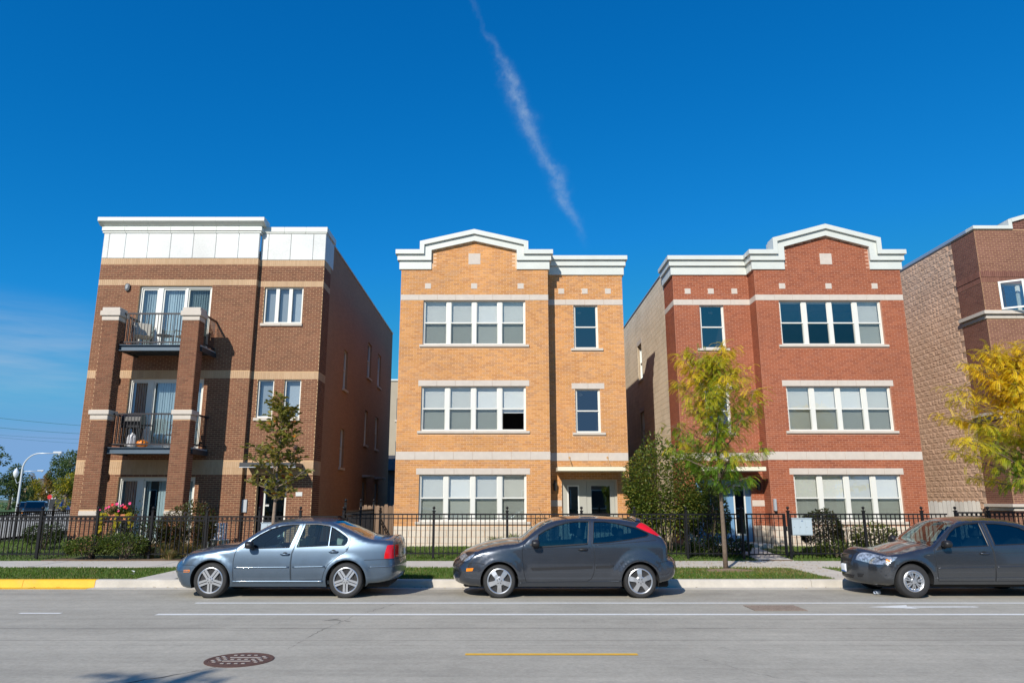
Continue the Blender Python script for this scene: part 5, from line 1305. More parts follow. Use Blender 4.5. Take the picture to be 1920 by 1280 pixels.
Lc = dict(W=.857, belt=.925, wb=2.62, arch=.365, az=.305, paint=lp, sill=.245, glass=CGLASS, wglass=[CGLASSD, CGLASSD], rr=.075, rf=.30, rb=.16, tf=.06, tr=.07, tumble=.42, crown=.05, hoodcrown=.07, bf=.24, bb=.12,
  top=[(-.42,.205),(-.52,.205),(-.60,.225),(-.64,.30),(-.655,.40),(-.657,.50),(-.652,.57),(-.635,.63),(-.605,.67),(-.55,.705),(-.44,.738),(-.259,.772),(-.019,.812),(.256,.876),(.40,.908),(.487,.945),(.624,1.045),(.807,1.186),(.943,1.285),(1.03,1.33),(1.143,1.365),(1.308,1.388),(1.581,1.399),(1.85,1.392),(2.116,1.362),(2.317,1.314),(2.50,1.24),(2.68,1.15),(2.83,1.075),(2.95,1.045),(3.15,1.03),(3.38,1.01),(3.45,.97),(3.475,.88),(3.485,.76),(3.50,.66),(3.51,.56),(3.50,.44),(3.46,.33),(3.35,.27),(3.0,.245)],
  windows=[[(.70,.905),(.71,1.05),(.843,1.175),(.976,1.265),(1.158,1.32),(1.44,1.342),(1.47,.935)], [(1.60,.945),(1.57,1.332),(1.762,1.332),(2.025,1.30),(2.19,1.255),(2.33,1.17),(2.40,1.08),(2.38,.975)]],
  doors=[[(.455,.895),(.432,.747),(.443,.52),(.459,.30),(1.51,.30),(1.535,.646),(1.538,.823),(1.518,.925),(1.49,1.362),(1.158,1.342),(.95,1.285),(.70,1.10)], [(1.532,.925),(1.505,1.362),(1.78,1.352),(2.04,1.322),(2.23,1.27),(2.38,1.18),(2.46,1.06),(2.44,.95),(2.33,.80),(2.24,.62),(2.17,.30),(1.525,.30),(1.549,.646),(1.552,.823)]],
  handles=[(1.36,.80),(2.24,.825)], mirror=(.62,.975), tri=[(.53,.905),(.70,1.035),(.70,.905)],
  ws=[(.44,.925),(.99,1.31)], rw=[(2.36,1.298),(2.85,1.068)],
  patches=[('tail_light', [(3.20,.78),(3.24,.98),(3.42,.97),(3.45,.78)], .006, REDL), ('headlight', [(-.648,.592),(-.635,.63),(-.604,.671),(-.55,.706),(-.44,.737),(-.26,.735),(-.31,.685),(-.42,.625),(-.54,.592)], .006, CLR), ('indicator', [(-.47,.64),(-.45,.695),(-.38,.69),(-.42,.64)], .012, AMB)],
  lines=[('body_crease', [(.30,.765),(2.9,.835)], .005, None), ('rub_strip', [(.46,.535),(1.50,.555)], .011, None), ('rub_strip', [(1.56,.556),(2.22,.566)], .011, None), ('sill_trim', [(.42,.36),(2.15,.37)], .006, None), ('bumper_seam', [(-.50,.59),(-.36,.56)], .004, SEAM)],
  gaps=[(3.42,1.0,.9),(3.485,.72,.95),(.40,.90,.95),(-.61,.668,.6)], seat=(1.28,2.05), dash=.52, shelf=2.9, wheel='cap', Rt=.306, Rr=.192, wrot=(.1, .5),
  skin=[('number_plate', [((-.657,.53),0,-.20),((-.657,.53),0,.20),((-.655,.40),0,.20),((-.655,.40),0,-.20)], .030, PLW), ('plate_band', [((-.655,.418),0,-.19),((-.655,.418),0,.19),((-.655,.40),0,.19),((-.655,.40),0,-.19)], .034, PLB),
        ('grille', [((-.652,.575),0,-.44),((-.652,.575),0,.44),((-.62,.655),0,.48),((-.62,.655),0,-.48)], .008, BLK), ('grille_bar', [((-.645,.605),0,-.42),((-.645,.605),0,.42),((-.638,.622),0,.43),((-.638,.622),0,-.43)], .020, lp),
        ('headlight', [((-.650,.588),0,.60),((-.648,.592),0,1.),((-.44,.738),0,1.),((-.61,.666),0,.62)], .008, CLR), ('headlight', [((-.648,.592),0,-1.),((-.650,.588),0,-.60),((-.61,.666),0,-.62),((-.44,.738),0,-1.)], .008, CLR),
        ('air_intake', [((-.652,.37),0,-.55),((-.652,.37),0,.55),((-.64,.28),0,.46),((-.64,.28),0,-.46)], .006, BLK), ('fog_recess', [((-.655,.39),0,.66),((-.655,.39),0,.88),((-.645,.32),0,.80),((-.645,.32),0,.66)], .006, BLK), ('fog_recess', [((-.655,.39),0,-.88),((-.655,.39),0,-.66),((-.645,.32),0,-.66),((-.645,.32),0,-.80)], .006, BLK)])
c3 = build_car('sedan', 'charcoal four-door sedan with white front plate, cut off by the right edge', Lc)[0]; c3.location = (XL, YC-.01, 0)
# ------------------------------------------------------------ iron fences
FY = 20.95
POSTM = {}
def post_mesh(h, s=.066):
    k = (round(h,3), s)
    if k not in POSTM:
        mb = MB().bbox(-s/2, s/2, -s/2, s/2, 0, h, .006).bbox(-s*.72, s*.72, -s*.72, s*.72, h, h+.03, .008)
        mb.lathe([(.014,.03),(.012,.055),(.034,.075),(.042,.10),(.034,.128),(.012,.14)], (0,0,h), 12); POSTM[k] = mb.mesh('post', BLACK)
    return POSTM[k]
RINGM = []
def ring_mesh():
    if not RINGM:
        r = .043; RINGM.append(MB().tube([(r*math.cos(a), 0, r*math.sin(a)) for a in [2*math.pi*k/14 for k in range(15)]], .008, 5, False).mesh('ring', BLACK))
    return RINGM[0]
def fence(label, a, b, posts, z0, z1, z2, zb, rings, ground, gaps=(), ph=1.33, axis='x', off=FY, group=None):
    mid = ((a+b)/2, off, ground) if axis == 'x' else (off, (a+b)/2, ground)
    T = thing('iron_fence', mid, label, 'fence', group)
    P = lambda u, z: (u, off, z) if axis == 'x' else (off, u, z)
    cut = sorted([a]+[c for g in gaps for c in g]+[b])
    for p, q in zip(cut[::2], cut[1::2]):
        for z, t in ((z1,.02),(z2,.014),(zb,.016)):
            mb = MB()
            if axis == 'x': mb.box(p, q, off-.014, off+.014, z-t, z+t)
            else: mb.box(off-.014, off+.014, p, q, z-t, z+t)
            mb.build('rail', BLACK, T)
        n = int((q-p)/.1275)
        for i in range(n):
            u = p+(i+.5)*(q-p)/n
            if any(abs(u-x) < .05 for x in posts): continue
            link('picket', picket('picket', z1-zb+.05, .021, BLACK), T, P(u, zb-.05))
            if rings and i < n-1: link('ring', ring_mesh(), T, P(u+(q-p)/n/2, (z1+z2)/2)).rotation_euler = (0,0,0 if axis == 'x' else math.pi/2)
    for x in posts: link('post', post_mesh(ph-.02), T, P(x, ground-.02))
    return T
fence('black iron fence with a ring frieze before the brown building', -18.0, -4.5, [-18,-15.5,-13.0,-11.42,-9.88,-8.35,-6.87,-5.72,-4.5], 0, 1.31, 1.20, .30, True, .16)
fence('black iron fence with a ring frieze running back along the side street', 21.1, 36, [23.1,25.3,27.5,29.7,31.9,34.1], 0, 1.33, 1.22, .30, True, .2, axis='y', off=-18.0)
fence('plain black iron fence in front of the orange building', -4.45, 3.68, [-4.02,-1.96,.105,2.2,3.69], 0, 1.376, 1.262, .315, False, .16)
fence('plain black iron fence in front of the red building', 3.72, 12.5, [5.14,6.70,8.02,10.15,11.79], 0, 1.376, 1.262, .315, False, .16, gaps=[(6.70,8.02)])
fence('ring-topped black iron fence before the dark brown building', 12.74, 20, [12.74,13.66,15.7,17.7], 0, 1.42, 1.31, .315, True, .16)
T = fence('short iron fence running back beside the wooden fence', 21.1, 25.6, [21.05,23.3,25.6], 0, 1.45, 1.33, .35, False, .2, axis='y', off=-4.48, ph=1.5)
# entrance gate of the red building
T = thing('iron_gate', (7.35, FY, .16), 'black iron gate on the path to the red building', 'gate')
MB().box(6.82,6.87,FY-.02,FY+.02,.25,1.40).box(7.86,7.93,FY-.025,FY+.025,.25,1.40).box(6.87,7.86,FY-.016,FY+.016,1.36,1.40).box(6.87,7.86,FY-.012,FY+.012,1.25,1.275).box(6.87,7.86,FY-.016,FY+.016,.27,.305).build('gate_frame', BLACK, T)
for i in range(7): link('picket', picket('picket', 1.08, .0165, BLACK), T, (6.87+(i+1)*.99/8, FY, .29))
MB().bbox(7.925,7.96,FY-.04,FY+.04,.92,1.05,.008).build('latch', BLACK, T)
# letter boxes on the fences
MAILM = mat('mail_box_paint', (.40,.48,.53), .5, var=.04)
def mailbox(x0, x1, z0, z1, y, label, n=3):
    T = thing('mailbox_cluster', ((x0+x1)/2, y, z0), label, 'mailbox', 'letter box clusters on the fences')
    MB().bbox(x0, x1, y+.012, y+.34, z0, z1, .008).build('case', MAILM, T); st = (x1-x0-.03)/n
    MB().bbox(x0-.012, x1+.012, y-.006, y+.35, z1+.001, z1+.02, .004).build('lid', MAILM, T)
    for i in range(n):
        a = x0+.015+i*st; d = MB().bbox(a+.006, a+st-.006, y, y+.011, z0+.02, z1-.02, .004).build('letter_door', MAILM, T)
        MB().lathe([(.009,.0),(.009,-.006),(.001,-.007)], (a+.03, y, (z0+z1)/2), 10, 'y').build('lock', SEAM, d)
        if i == 1: MB().box(a+st/2-.03, a+st/2+.03, y-.0015, y, z1-.075, z1-.062).box(a+st/2-.012, a+st/2+.012, y-.0015, y, z1-.056, z1-.04).build('mail_mark', mat('mail_blue', (.03,.08,.2), .5), d)
mailbox(8.10, 8.66, .80, 1.255, FY-.05, 'pale blue-grey letter box cluster on the fence beside the gate')
mailbox(-6.80, -6.25, .75, 1.13, FY-.05, 'pale grey letter box cluster behind the blue-grey sedan roof')
# leaning wooden boards in the passage
WOOD = brick_mat('weathered_board', [(.20,.13,.085),(.25,.165,.11),(.15,.10,.065),(.22,.15,.10)], bump=.3)
T = thing('wooden_fence', (-4.0, 26, .3), 'weathered wooden board fence in the passage beside the orange building', 'fence')
x = -5.05
while x < -3.6:
    h = 1.52+random.uniform(-.03,.05); MB().prism([(x,.33),(x+.135,.33),(x+.135,h),(x+.11,h+.05),(x+.025,h+.05),(x,h)], lambda a,b:(a,26.0,b), lambda a,b:(a,26.02,b)).build('board', WOOD, T); x += .145
MB().box(-5.1,-3.58,26.021,26.06,.6,.69).box(-5.1,-3.58,26.021,26.06,1.25,1.34).build('rail', WOOD, T)
T = thing('wooden_fence', (14.4, 25.5, .3), 'grey weathered board fence between the red and dark brown buildings', 'fence'); x = 13.8
GWD = brick_mat('grey_board', [(.42,.39,.35),(.48,.45,.40),(.37,.34,.30)], bump=.3)
while x < 16.4:
    h = 1.68+random.uniform(-.03,.03); MB().prism([(x,.3),(x+.135,.3),(x+.135,h),(x+.11,h+.05),(x+.025,h+.05),(x,h)], lambda a,b:(a,25.5,b), lambda a,b:(a,25.52,b)).build('board', GWD, T); x += .145
MB().box(13.78,16.45,25.521,25.56,.6,.69).box(13.78,16.45,25.521,25.56,1.35,1.44).build('rail', GWD, T)
# ------------------------------------------------------------ plants
LEAF = leaf_mat('leaves', .42); LEAFT = leaf_mat('leaves_thin', .5); GRASSM = leaf_mat('grass_blades', .25, .6); BARK = mat('bark', (.17,.125,.09), .95, var=.3, vscale=20., bump=.6, bscale=30.); BARK2 = mat('pale_bark', (.27,.20,.15), .95, var=.25, vscale=20., bump=.5, bscale=30.)
def cj(c, rng, v=.18, h=.06):
    k = 1+rng.uniform(-v, v); return tuple(max(.003, x*k*(1+rng.uniform(-h, h))) for x in c)
def lerp3(a, b, t): return tuple(x+(y-x)*t for x, y in zip(a, b))
def leaf_simple(mb, p, d, up, L, Wd, col, fold=.25, kind=0):
    d = d.normalized(); s = d.cross(up)
    if s.length < 1e-3: s = Vector((1,0,0))
    s.normalize(); u = s.cross(d)
    b = len(mb.v)
    if kind == 0: ring = [(0,0,0),(.3,.5,1),(.65,.42,.9),(1,0,-.4),(.65,-.42,.9),(.3,-.5,1)]
    else: ring = [(0,0,0),(.22,.28,.6),(.38,.52,1),(.52,.30,.6),(.68,.5,.9),(1,0,-.5),(.68,-.5,.9),(.52,-.30,.6),(.38,-.52,1),(.22,-.28,.6)]
    for a, w_, z in ring: q = p + d*(a*L) + s*(w_*Wd) + u*(z*fold*Wd); mb.v.append((q.x, q.y, q.z)); mb.c.append(col)
    h = len(ring)//2
    mb.f.append(tuple(b+i for i in range(h+1))); mb.f.append((b, *[b+i for i in range(h, len(ring))]))
def leaf_pinnate(mb, p, d, L, col, rng, n=9, lw=.012, ll=.046):
    d = d.normalized(); s = d.cross(Vector((0,0,1)))
    if s.length < 1e-3: s = Vector((1,0,0))
    s.normalize(); q = p.copy(); dd = d.copy(); step = L/n
    for i in range(n):
        dd = (dd + Vector((0,0,-.16))).normalized(); q = q + dd*step; up = s.cross(dd)
        l = ll*(1-.5*abs(i/n-.45))
        for sg in (-1, 1):
            o = (s*sg + dd*.45 + up*-.25).normalized(); w_ = dd*lw
            b = len(mb.v)
            for z in (q-w_*.4, q+o*l*.5-w_, q+o*l, q+o*l*.5+w_): mb.v.append((z.x, z.y, z.z)); mb.c.append(col)
            mb.f.append((b, b+1, b+2, b+3))
def make_tree(name, label, base, H, spec, seed, group=None):
    rng = random.Random(seed); T = thing(name, base, label, 'tree', group); B = Vector(base)
    tr = MB(); lv = MB(); lv.c = []
    lean = spec.get('lean', (0,0)); r0 = spec['r']
    path = [B + Vector((lean[0]*t*t*H + rng.uniform(-.02,.02)*t, lean[1]*t*t*H + rng.uniform(-.02,.02)*t, H*t)) for t in [i/10 for i in range(11)]]
    path[0].z -= .05; tr.tube(path, [r0*(1-.9*i/10)+.004 for i in range(11)], 9)
    def at(t): k = min(9, int(t*10)); f = t*10-k; return path[k].lerp(path[k+1], f)
    az = rng.uniform(0, 6)
    for i in range(spec['nb']):
        t = spec['h0'] + (spec['h1']-spec['h0'])*(i+rng.random()*.6)/spec['nb']; az += 2.4+rng.uniform(-.4,.4)
        jt_ = spec.get('jit', .2); L = spec['len'](t)*rng.uniform(1-jt_, 1+jt_*.6); el = spec['el'](t)+rng.uniform(-.12,.12)
        d = Vector((math.cos(az)*math.cos(el), math.sin(az)*math.cos(el), math.sin(el))); p = at(t)
        pts = [p]; q = p.copy(); dd = d.copy(); m = 6
        for j in range(m):
            dd = (dd + Vector((rng.uniform(-.14,.14), rng.uniform(-.14,.14), spec.get('curl', .04)+rng.uniform(-.08,.08)))).normalized(); q = q + dd*L/m; pts.append(q.copy())
        rb = max(.006, r0*(1-t)*.55); tr.tube(pts, [rb*(1-.85*j/m)+.002 for j in range(m+1)], 5)
        for j in range(1, m+1):
            for k in range(spec['tw']):
                a2 = rng.uniform(0, 6.28); sd = Vector((math.cos(a2), math.sin(a2), rng.uniform(-.3,.5))).normalized(); dv = (dd*.5+sd).normalized()
                tl = spec['tl']*rng.uniform(.4,1.1)*(1-.3*j/m); s0 = pts[j-1].lerp(pts[j], rng.random()); e = s0+dv*tl
                tr.tube([s0, s0.lerp(e,.5)+Vector((0,0,.02)), e], [.004,.003,.0015], 4, False)
                for u in range(spec['nl']):
                    f = (u+1)/spec['nl']; pp = s0.lerp(e, f); od = (dv + Vector((rng.uniform(-1,1), rng.uniform(-1,1), rng.uniform(-.6,.5)))*.8).normalized()
                    col = spec['col'](pp-B, (pp-at(min(.99,max(0,(pp.z-B.z)/H)))).length, rng)
                    if spec['leaf'] == 'pinnate': leaf_pinnate(lv, pp, od, spec['L']*rng.uniform(.7,1.2), col, rng)
                    else: leaf_simple(lv, pp, od, Vector((rng.uniform(-.5,.5), rng.uniform(-.5,.5), 1)), spec['L']*rng.uniform(.6,1.2), spec['L']*.62, col, .3, spec.get('kind', 0))
    tr.build('trunk', spec.get('bark', BARK), T, True, False); lv.build('crown', LEAFT if spec['leaf'] == 'pinnate' else LEAF, T, False, False)
    return T
GR, YL, OL = (.23,.38,.03), (.86,.62,.03), (.12,.14,.02)
def locust_col(bias, zs):
    def f(v, rad, rng):
        y = (v.z-zs)*.34 + rad*.26 + bias + rng.gauss(0, .22) + .35*math.sin(v.x*3.1+v.z*2.3)*math.cos(v.y*2.7)
        t = max(0, min(1, y)); return cj(lerp3(GR, YL, t) if t > .12 else lerp3((.13,.26,.02), GR, rng.random()), rng)
    return f
def oak_col(v, rad, rng):
    r = rng.random()
    if r < .03: return cj((.50,.18,.02), rng)
    if r < .24: return cj((.30,.24,.05), rng)
    return cj(lerp3((.16,.165,.035), (.32,.30,.06), rng.random()), rng)
make_tree('young_oak_tree', 'young broad-leaved tree with olive leaves behind the blue-grey sedan', (-5.42,17.55,.15), 3.95, dict(r=.052, h0=.40, h1=.97, nb=22, len=lambda t: 1.15*(1.12-t)+.12, el=lambda t: .30+.55*(t-.4), tw=3, tl=.34, nl=3, L=.145, leaf='simple', kind=1, col=oak_col, lean=(.012,0), bark=BARK2), 11)
make_tree('honey_locust_tree', 'slender tree with yellow and green feathery leaves before the red building', (5.33,18.1,.15), 5.2, dict(r=.056, h0=.35, h1=.985, nb=30, len=lambda t: (.95+1.0*max(0,min(1,(t-.34)/.14)) if t < .5 else 1.95*(1.1-t)**.75/.68)*.98, el=lambda t: .38+.55*(t-.35), jit=.42, tw=4, tl=.38, nl=5, L=.28, leaf='pinnate', col=locust_col(-.14, 2.7), lean=(-.006,0), curl=.01), 29)
make_tree('honey_locust_tree', 'yellow-leaved street tree at the right edge of the picture', (12.9,18.0,.15), 5.1, dict(r=.07, h0=.36, h1=.98, nb=42, jit=.4, len=lambda t: 2.5*(1.1-t)**.8+.2, el=lambda t: .22+.6*(t-.35), tw=4, tl=.42, nl=6, L=.28, leaf='pinnate', col=locust_col(.38, 2.9), curl=.01), 34)
for x, y, rx, ry in ((5.38,17.95,.62,.42),(-5.42,17.55,.5,.4)):
    T = MB(); vs = [(x+rx*random.uniform(.85,1.12)*math.cos(a), y+ry*random.uniform(.85,1.1)*math.sin(a), .135) for a in [2*math.pi*k/28 for k in range(28)]]
    T.v = vs+[(x,y,.185)]; T.f = [(k, (k+1) % 28, 28) for k in range(28)]; tag(T.build('mulch', MULCH), 'brown mulch ring round the tree foot' if x > 0 else 'brown mulch under the olive-leaved tree', 'mulch', kind='stuff')
def shrub(name, label, c, rx, ry, h, n, L, cols, seed, z0=.05, group=None, flat=.0, kind=0, cat='shrub', shell=.55, stems=14):
    rng = random.Random(seed); T = thing(name, c, label, cat, group); B = Vector(c); lv = MB(); lv.c = []; st = MB()
    bumps = [(rng.uniform(0,6.28), rng.uniform(.1,1), rng.uniform(.05,.25)) for _ in range(9)]
    for i in range(n):
        a = rng.uniform(0, 6.28); w_ = rng.random()**.8; el = math.acos(1-w_*1.35) if rng.random() < .9 else 1.5
        k = shell+(1-shell)*rng.random()**.5
        for (ba, bz, am) in bumps: k += am*math.exp(-((a-ba+3.14) % 6.28-3.14)**2*3 - (math.cos(el)-bz)**2*8)*.6
        v = Vector((math.cos(a)*math.sin(el)*rx*k, math.sin(a)*math.sin(el)*ry*k, (math.cos(el)*.5+.5)*h*min(1.15,k)))
        if v.z < z0: v.z = z0+rng.random()*.1
        od = Vector((v.x/rx, v.y/ry, (v.z/h-.4)*1.2)) + Vector((rng.uniform(-1,1), rng.uniform(-1,1), rng.uniform(-.8,.6)))*.7
        col = cj(cols[min(len(cols)-1, int(rng.random()*len(cols)))], rng, .25)
        leaf_simple(lv, B+v, od, Vector((rng.uniform(-.4,.4), rng.uniform(-.4,.4), 1)), L*rng.uniform(.6,1.2), L*.55, col, .3, kind)
    for i in range(stems):
        a = rng.uniform(0, 6.28); r = rng.uniform(.3,.8); st.tube([B+Vector((.08*math.cos(a),.08*math.sin(a),-.05)), B+Vector((rx*r*.5*math.cos(a), ry*r*.5*math.sin(a), h*.45)), B+Vector((rx*r*math.cos(a), ry*r*math.sin(a), h*.8))], [.014,.009,.004], 5)
    st.build('stems', BARK, T, False, False); lv.build('foliage', LEAF, T, False, False); return T
DG, MG, LG = (.045,.075,.018), (.085,.13,.025), (.16,.20,.035)
shrub('tall_shrub', 'tall dense green shrub between the orange and red buildings', (4.95,22.5,.2), 1.18, .9, 3.3, 11000, .10, [(.11,.17,.032), (.145,.20,.04), (.17,.20,.04), (.21,.26,.045), (.09,.145,.026), (.31,.29,.045)], 5, shell=.35)
shrub('tall_shrub', 'green shrub in front of the blue door, behind the slender tree', (6.35,23.0,.2), .62, .55, 1.9, 2000, .10, [DG, MG, (.085,.105,.022), LG], 6)
shrub('round_shrub', 'clipped round dark shrub beside the letter boxes', (9.38,22.0,.2), .56, .5, 1.22, 3200, .085, [(.035,.042,.016), (.055,.062,.02), DG, (.085,.062,.028)], 7, shell=.75)
shrub('low_shrub', 'low yellowish shrub behind the charcoal sedan', (11.0,22.2,.22), .62, .45, .85, 1600, .085, [LG, MG, (.15,.15,.03)], 8)
shrub('low_shrub', 'low thin shrub between the round and the yellowish shrub', (10.15,22.3,.22), .35, .3, .85, 420, .06, [MG, (.12,.11,.04), (.10,.07,.04)], 9)
shrub('low_shrub', 'low leafy ground shrub under the round shrub', (9.5,21.35,.17), .62, .28, .42, 900, .08, [MG, (.075,.10,.03), LG], 10)
shrub('low_shrub', 'low green plants at the foot of the slender tree fence', (6.15,21.6,.17), .95, .35, .5, 1300, .09, [DG, MG, (.06,.085,.02)], 12)
shrub('spirea_shrub', 'rounded shrub with reddish top behind the fence of the brown building', (-9.35,22.0,.2), .82, .55, 1.42, 3600, .08, [(.12,.085,.03), (.15,.06,.035), MG, (.09,.085,.025), (.10,.10,.03)], 13)
shrub('low_shrub', 'dark green shrub at the outer corner of the brown building', (-14.25,23.2,.25), .5, .45, .80, 1300, .08, [DG, (.05,.07,.025), MG], 14)
shrub('low_shrub', 'leafy shrub at the sidewalk under the outer brick pier', (-11.55,20.9,.15), .62, .34, .62, 1500, .08, [LG, MG, (.11,.16,.045)], 15)
shrub('low_shrub', 'leafy shrub at the sidewalk below the flower planter', (-10.55,20.85,.15), .62, .32, .70, 1600, .08, [LG, MG, (.11,.16,.045), (.15,.18,.06)], 16)
shrub('low_shrub', 'grey-green bushy plant behind the fence below the planter', (-10.7,21.9,.2), .8, .4, .95, 1900, .075, [(.07,.09,.05), MG, (.10,.11,.06)], 17)
# ornamental grass tufts and strap-leaved clumps
def tuft(name, label, c, r, h, n, cols, seed, cat='grass tuft', group=None, wd=.012):
    rng = random.Random(seed); T = thing(name, c, label, cat, group); B = Vector(c); mb = MB(); mb.c = []
    for i in range(n):
        a = rng.uniform(0, 6.28); q = B+Vector((math.cos(a), math.sin(a)*.7, 0))*r*.45*rng.random(); o = Vector((math.cos(a), math.sin(a), 0)); hh = h*rng.uniform(.5,1.1); lean = rng.uniform(.2,1.)*r; col = cj(cols[int(rng.random()*len(cols))], rng, .25)
        s = Vector((-o.y, o.x, 0)); b = len(mb.v)
        for t in (0, .35, .7, 1.):
            p = q+o*lean*t*t+Vector((0,0,hh*(t-.28*t*t*t))); w_ = wd*(1-t*.9)
            for sg in (-1, 1): z = p+s*sg*w_; mb.v.append(tuple(z)); mb.c.append(col)
        for k in range(3): mb.f.append((b+2*k, b+2*k+1, b+2*k+3, b+2*k+2))
    mb.build('blades', GRASSM, T, False, False)
TG = [(.10,.125,.03), (.15,.15,.04), (.22,.17,.06), (.30,.20,.09)]
for k, (x, y, r, h, lb) in enumerate(((-9.95,21.1,.3,.55,'dry grass tuft left of the fence post below the red-topped shrub'),(-9.5,21.15,.34,.62,'tall grass tuft right of the fence post below the red-topped shrub'),(-8.95,21.2,.32,.60,'green and straw grass tuft beside the gate post of the brown building'),(-8.55,21.3,.28,.5,'small grass tuft nearest the gate post of the brown building'),(-9.2,20.75,.26,.35,'low straw-coloured tuft at the sidewalk edge'))): tuft('grass_tuft', lb, (x,y,.16), r, h, 260, TG, 40+k, group='grass tufts in the bed of the brown building')
for k, (x, y, h, lb) in enumerate(((-.25,23.35,.5,'strap-leaved clump below the orange building window, left one'),(.35,23.3,.62,'strap-leaved clump below the orange building window, middle one'),(.95,23.35,.5,'strap-leaved clump below the orange building window, right one'))): tuft('strap_leaved_plant', lb, (x,y,.30), .36, h, 170, [(.10,.18,.03),(.16,.21,.04),(.20,.19,.05)], 60+k, 'plant', 'strap-leaved clumps before the orange building', .016)
shrub('low_shrub', 'small brownish bush below the right end of the orange ground-floor window', (1.2,23.55,.3), .35, .3, .95, 420, .05, [(.15,.10,.05),(.12,.12,.04),MG], 18)
# flower planter on a stand
TERR = mat('terracotta', (.55,.20,.09), .8, var=.1)
T = thing('flower_planter', (-11.35,22.0,.3), 'terracotta planter of pink and red flowers with trailing yellow vine', 'planter'); px, py = -11.35, 22.0
MB().prism([(-.42,1.16),(.42,1.16),(.46,1.36),(-.46,1.36)], lambda a,b:(px+a,py-.14,b), lambda a,b:(px+a,py+.14,b)).build('trough', TERR, T)
for sx in (-.36,.36):
    for sy in (-.1,.1): MB().tube([(px+sx,py+sy,.22),(px+sx,py+sy,1.16)], .012, 6).build('leg', BLACK, T)
MB().box(px-.38,px+.38,py-.12,py+.12,1.12,1.155).build('stand_shelf', BLACK, T)
rng = random.Random(77); lv = MB(); lv.c = []
for i in range(700):
    p = Vector((px+rng.gauss(0,.24), py+rng.uniform(-.2,.2), 1.36+abs(rng.gauss(0,.11)))); leaf_simple(lv, p, Vector((rng.uniform(-1,1), rng.uniform(-1,.6), rng.uniform(-.3,.8))), Vector((0,0,1)), .06, .04, cj((.07,.10,.02) if rng.random() < .75 else (.14,.13,.03), rng))
lv.build('foliage', LEAF, T, False, False)
vn = MB(); vn.c = []
for vx, ln in ((-.44,.3),(-.40,.55),(-.3,.14),(.0,.42),(.03,.6),(.28,.12),(.42,.25),(.45,.4)):
    for i in range(int(ln*60)):
        p = Vector((px+vx+rng.gauss(0,.035), py-.19+rng.gauss(0,.03), 1.42-ln*rng.random())); leaf_simple(vn, p, Vector((rng.uniform(-.6,.6), -.5, -1)), Vector((0,-1,.3)), .085, .07, cj((.46,.36,.015) if rng.random() < .7 else (.25,.26,.02), rng))
vn.build('trailing_vine', LEAF, T, False, False)
PINK = mat('pink_petals', (.72,.06,.20), .6); REDP = mat('red_petals', (.68,.02,.035), .6)
def flower(p, r, m):
    mb = MB(); n = 10; ang = rng.uniform(0,1); c = Vector(p); dr = Vector((rng.uniform(-.3,.3), -1, rng.uniform(.1,.7))).normalized(); u = dr.cross(Vector((0,0,1))).normalized(); v = u.cross(dr)
    mb.v = [tuple(c-dr*r*.25)] + [tuple(c+(u*math.cos(a)+v*math.sin(a))*r*(1 if k % 2 else .78)+dr*r*.15) for k, a in enumerate([ang+2*math.pi*k/n for k in range(n)])]
    mb.f = [(0, 1+k, 1+(k+1) % n) for k in range(n)]; mb.build('bloom', m, T, False, False)
for x, z, r, m in ((-.50,1.50,.05,PINK),(-.25,1.60,.06,PINK),(-.15,1.66,.065,REDP),(-.02,1.68,.075,PINK),(.10,1.63,.05,PINK),(.05,1.48,.05,PINK),(.22,1.60,.08,REDP),(.27,1.57,.06,REDP),(.36,1.70,.07,PINK),(-.33,1.56,.05,PINK),(.16,1.66,.04,PINK)): flower((px+x,py-.2,z-.03), r*.72, m)
# white slatted chair in the bed
T = thing('garden_chair', (-8.6,22.6,.25), 'white slatted garden chair behind the fence by the entrance', 'chair'); WP = mat('white_wood', (.78,.79,.80), .5)
for i in range(5): MB().bbox(-8.85+i*.085,-8.79+i*.085,22.82,22.84,.45,1.08,.006).build('back_slat', WP, T)
MB().bbox(-8.88,-8.36,22.40,22.80,.58,.61,.008).build('seat', WP, T)
for x in (-8.86,-8.40):
    for y in (22.42,22.80): MB().box(x,x+.03,y,y+.03,.25,.58).build('leg', WP, T)
# ------------------------------------------------------------ turf
def turf(name, label, x0, x1, y0, y1, dens, h, zf, seed, skip=(), dry=None, cat='grass'):
    rng = random.Random(seed); n = int((x1-x0)*(y1-y0)*dens); v = []; f = []; c = []
    for i in range(n):
        x = rng.uniform(x0, x1); y = rng.uniform(y0, y1)
        if any(a < x < b and p < y < q for a, b, p, q in skip): continue
        d = .5+.5*math.sin(x*1.7+math.sin(y*2.1)*2)*math.cos(y*1.3+x*.6)
        if dry: 
            k = dry(x, y)
            if rng.random() < k*.55: continue
        else: k = 0
        z = zf(y); a = rng.uniform(0, 6.28); hh = h*rng.uniform(.5,1.3)*(.75+.5*d); wd = .007+.004*rng.random(); lx, ly = rng.uniform(-.5,.5)*hh, rng.uniform(-.5,.5)*hh; b = len(v)
        v += [(x-wd*math.cos(a), y-wd*math.sin(a), z), (x+wd*math.cos(a), y+wd*math.sin(a), z), (x+lx, y+ly, z+hh)]; f.append((b, b+1, b+2))
        g = lerp3((.065,.13,.012), (.12,.205,.02), rng.random()*.6+.4*d); 
        if rng.random() < .06+k*.6: g = (.30,.24,.09)
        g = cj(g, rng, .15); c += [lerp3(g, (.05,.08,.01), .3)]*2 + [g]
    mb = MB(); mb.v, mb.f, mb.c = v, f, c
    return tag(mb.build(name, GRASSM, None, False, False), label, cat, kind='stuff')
pz = lambda y: .126
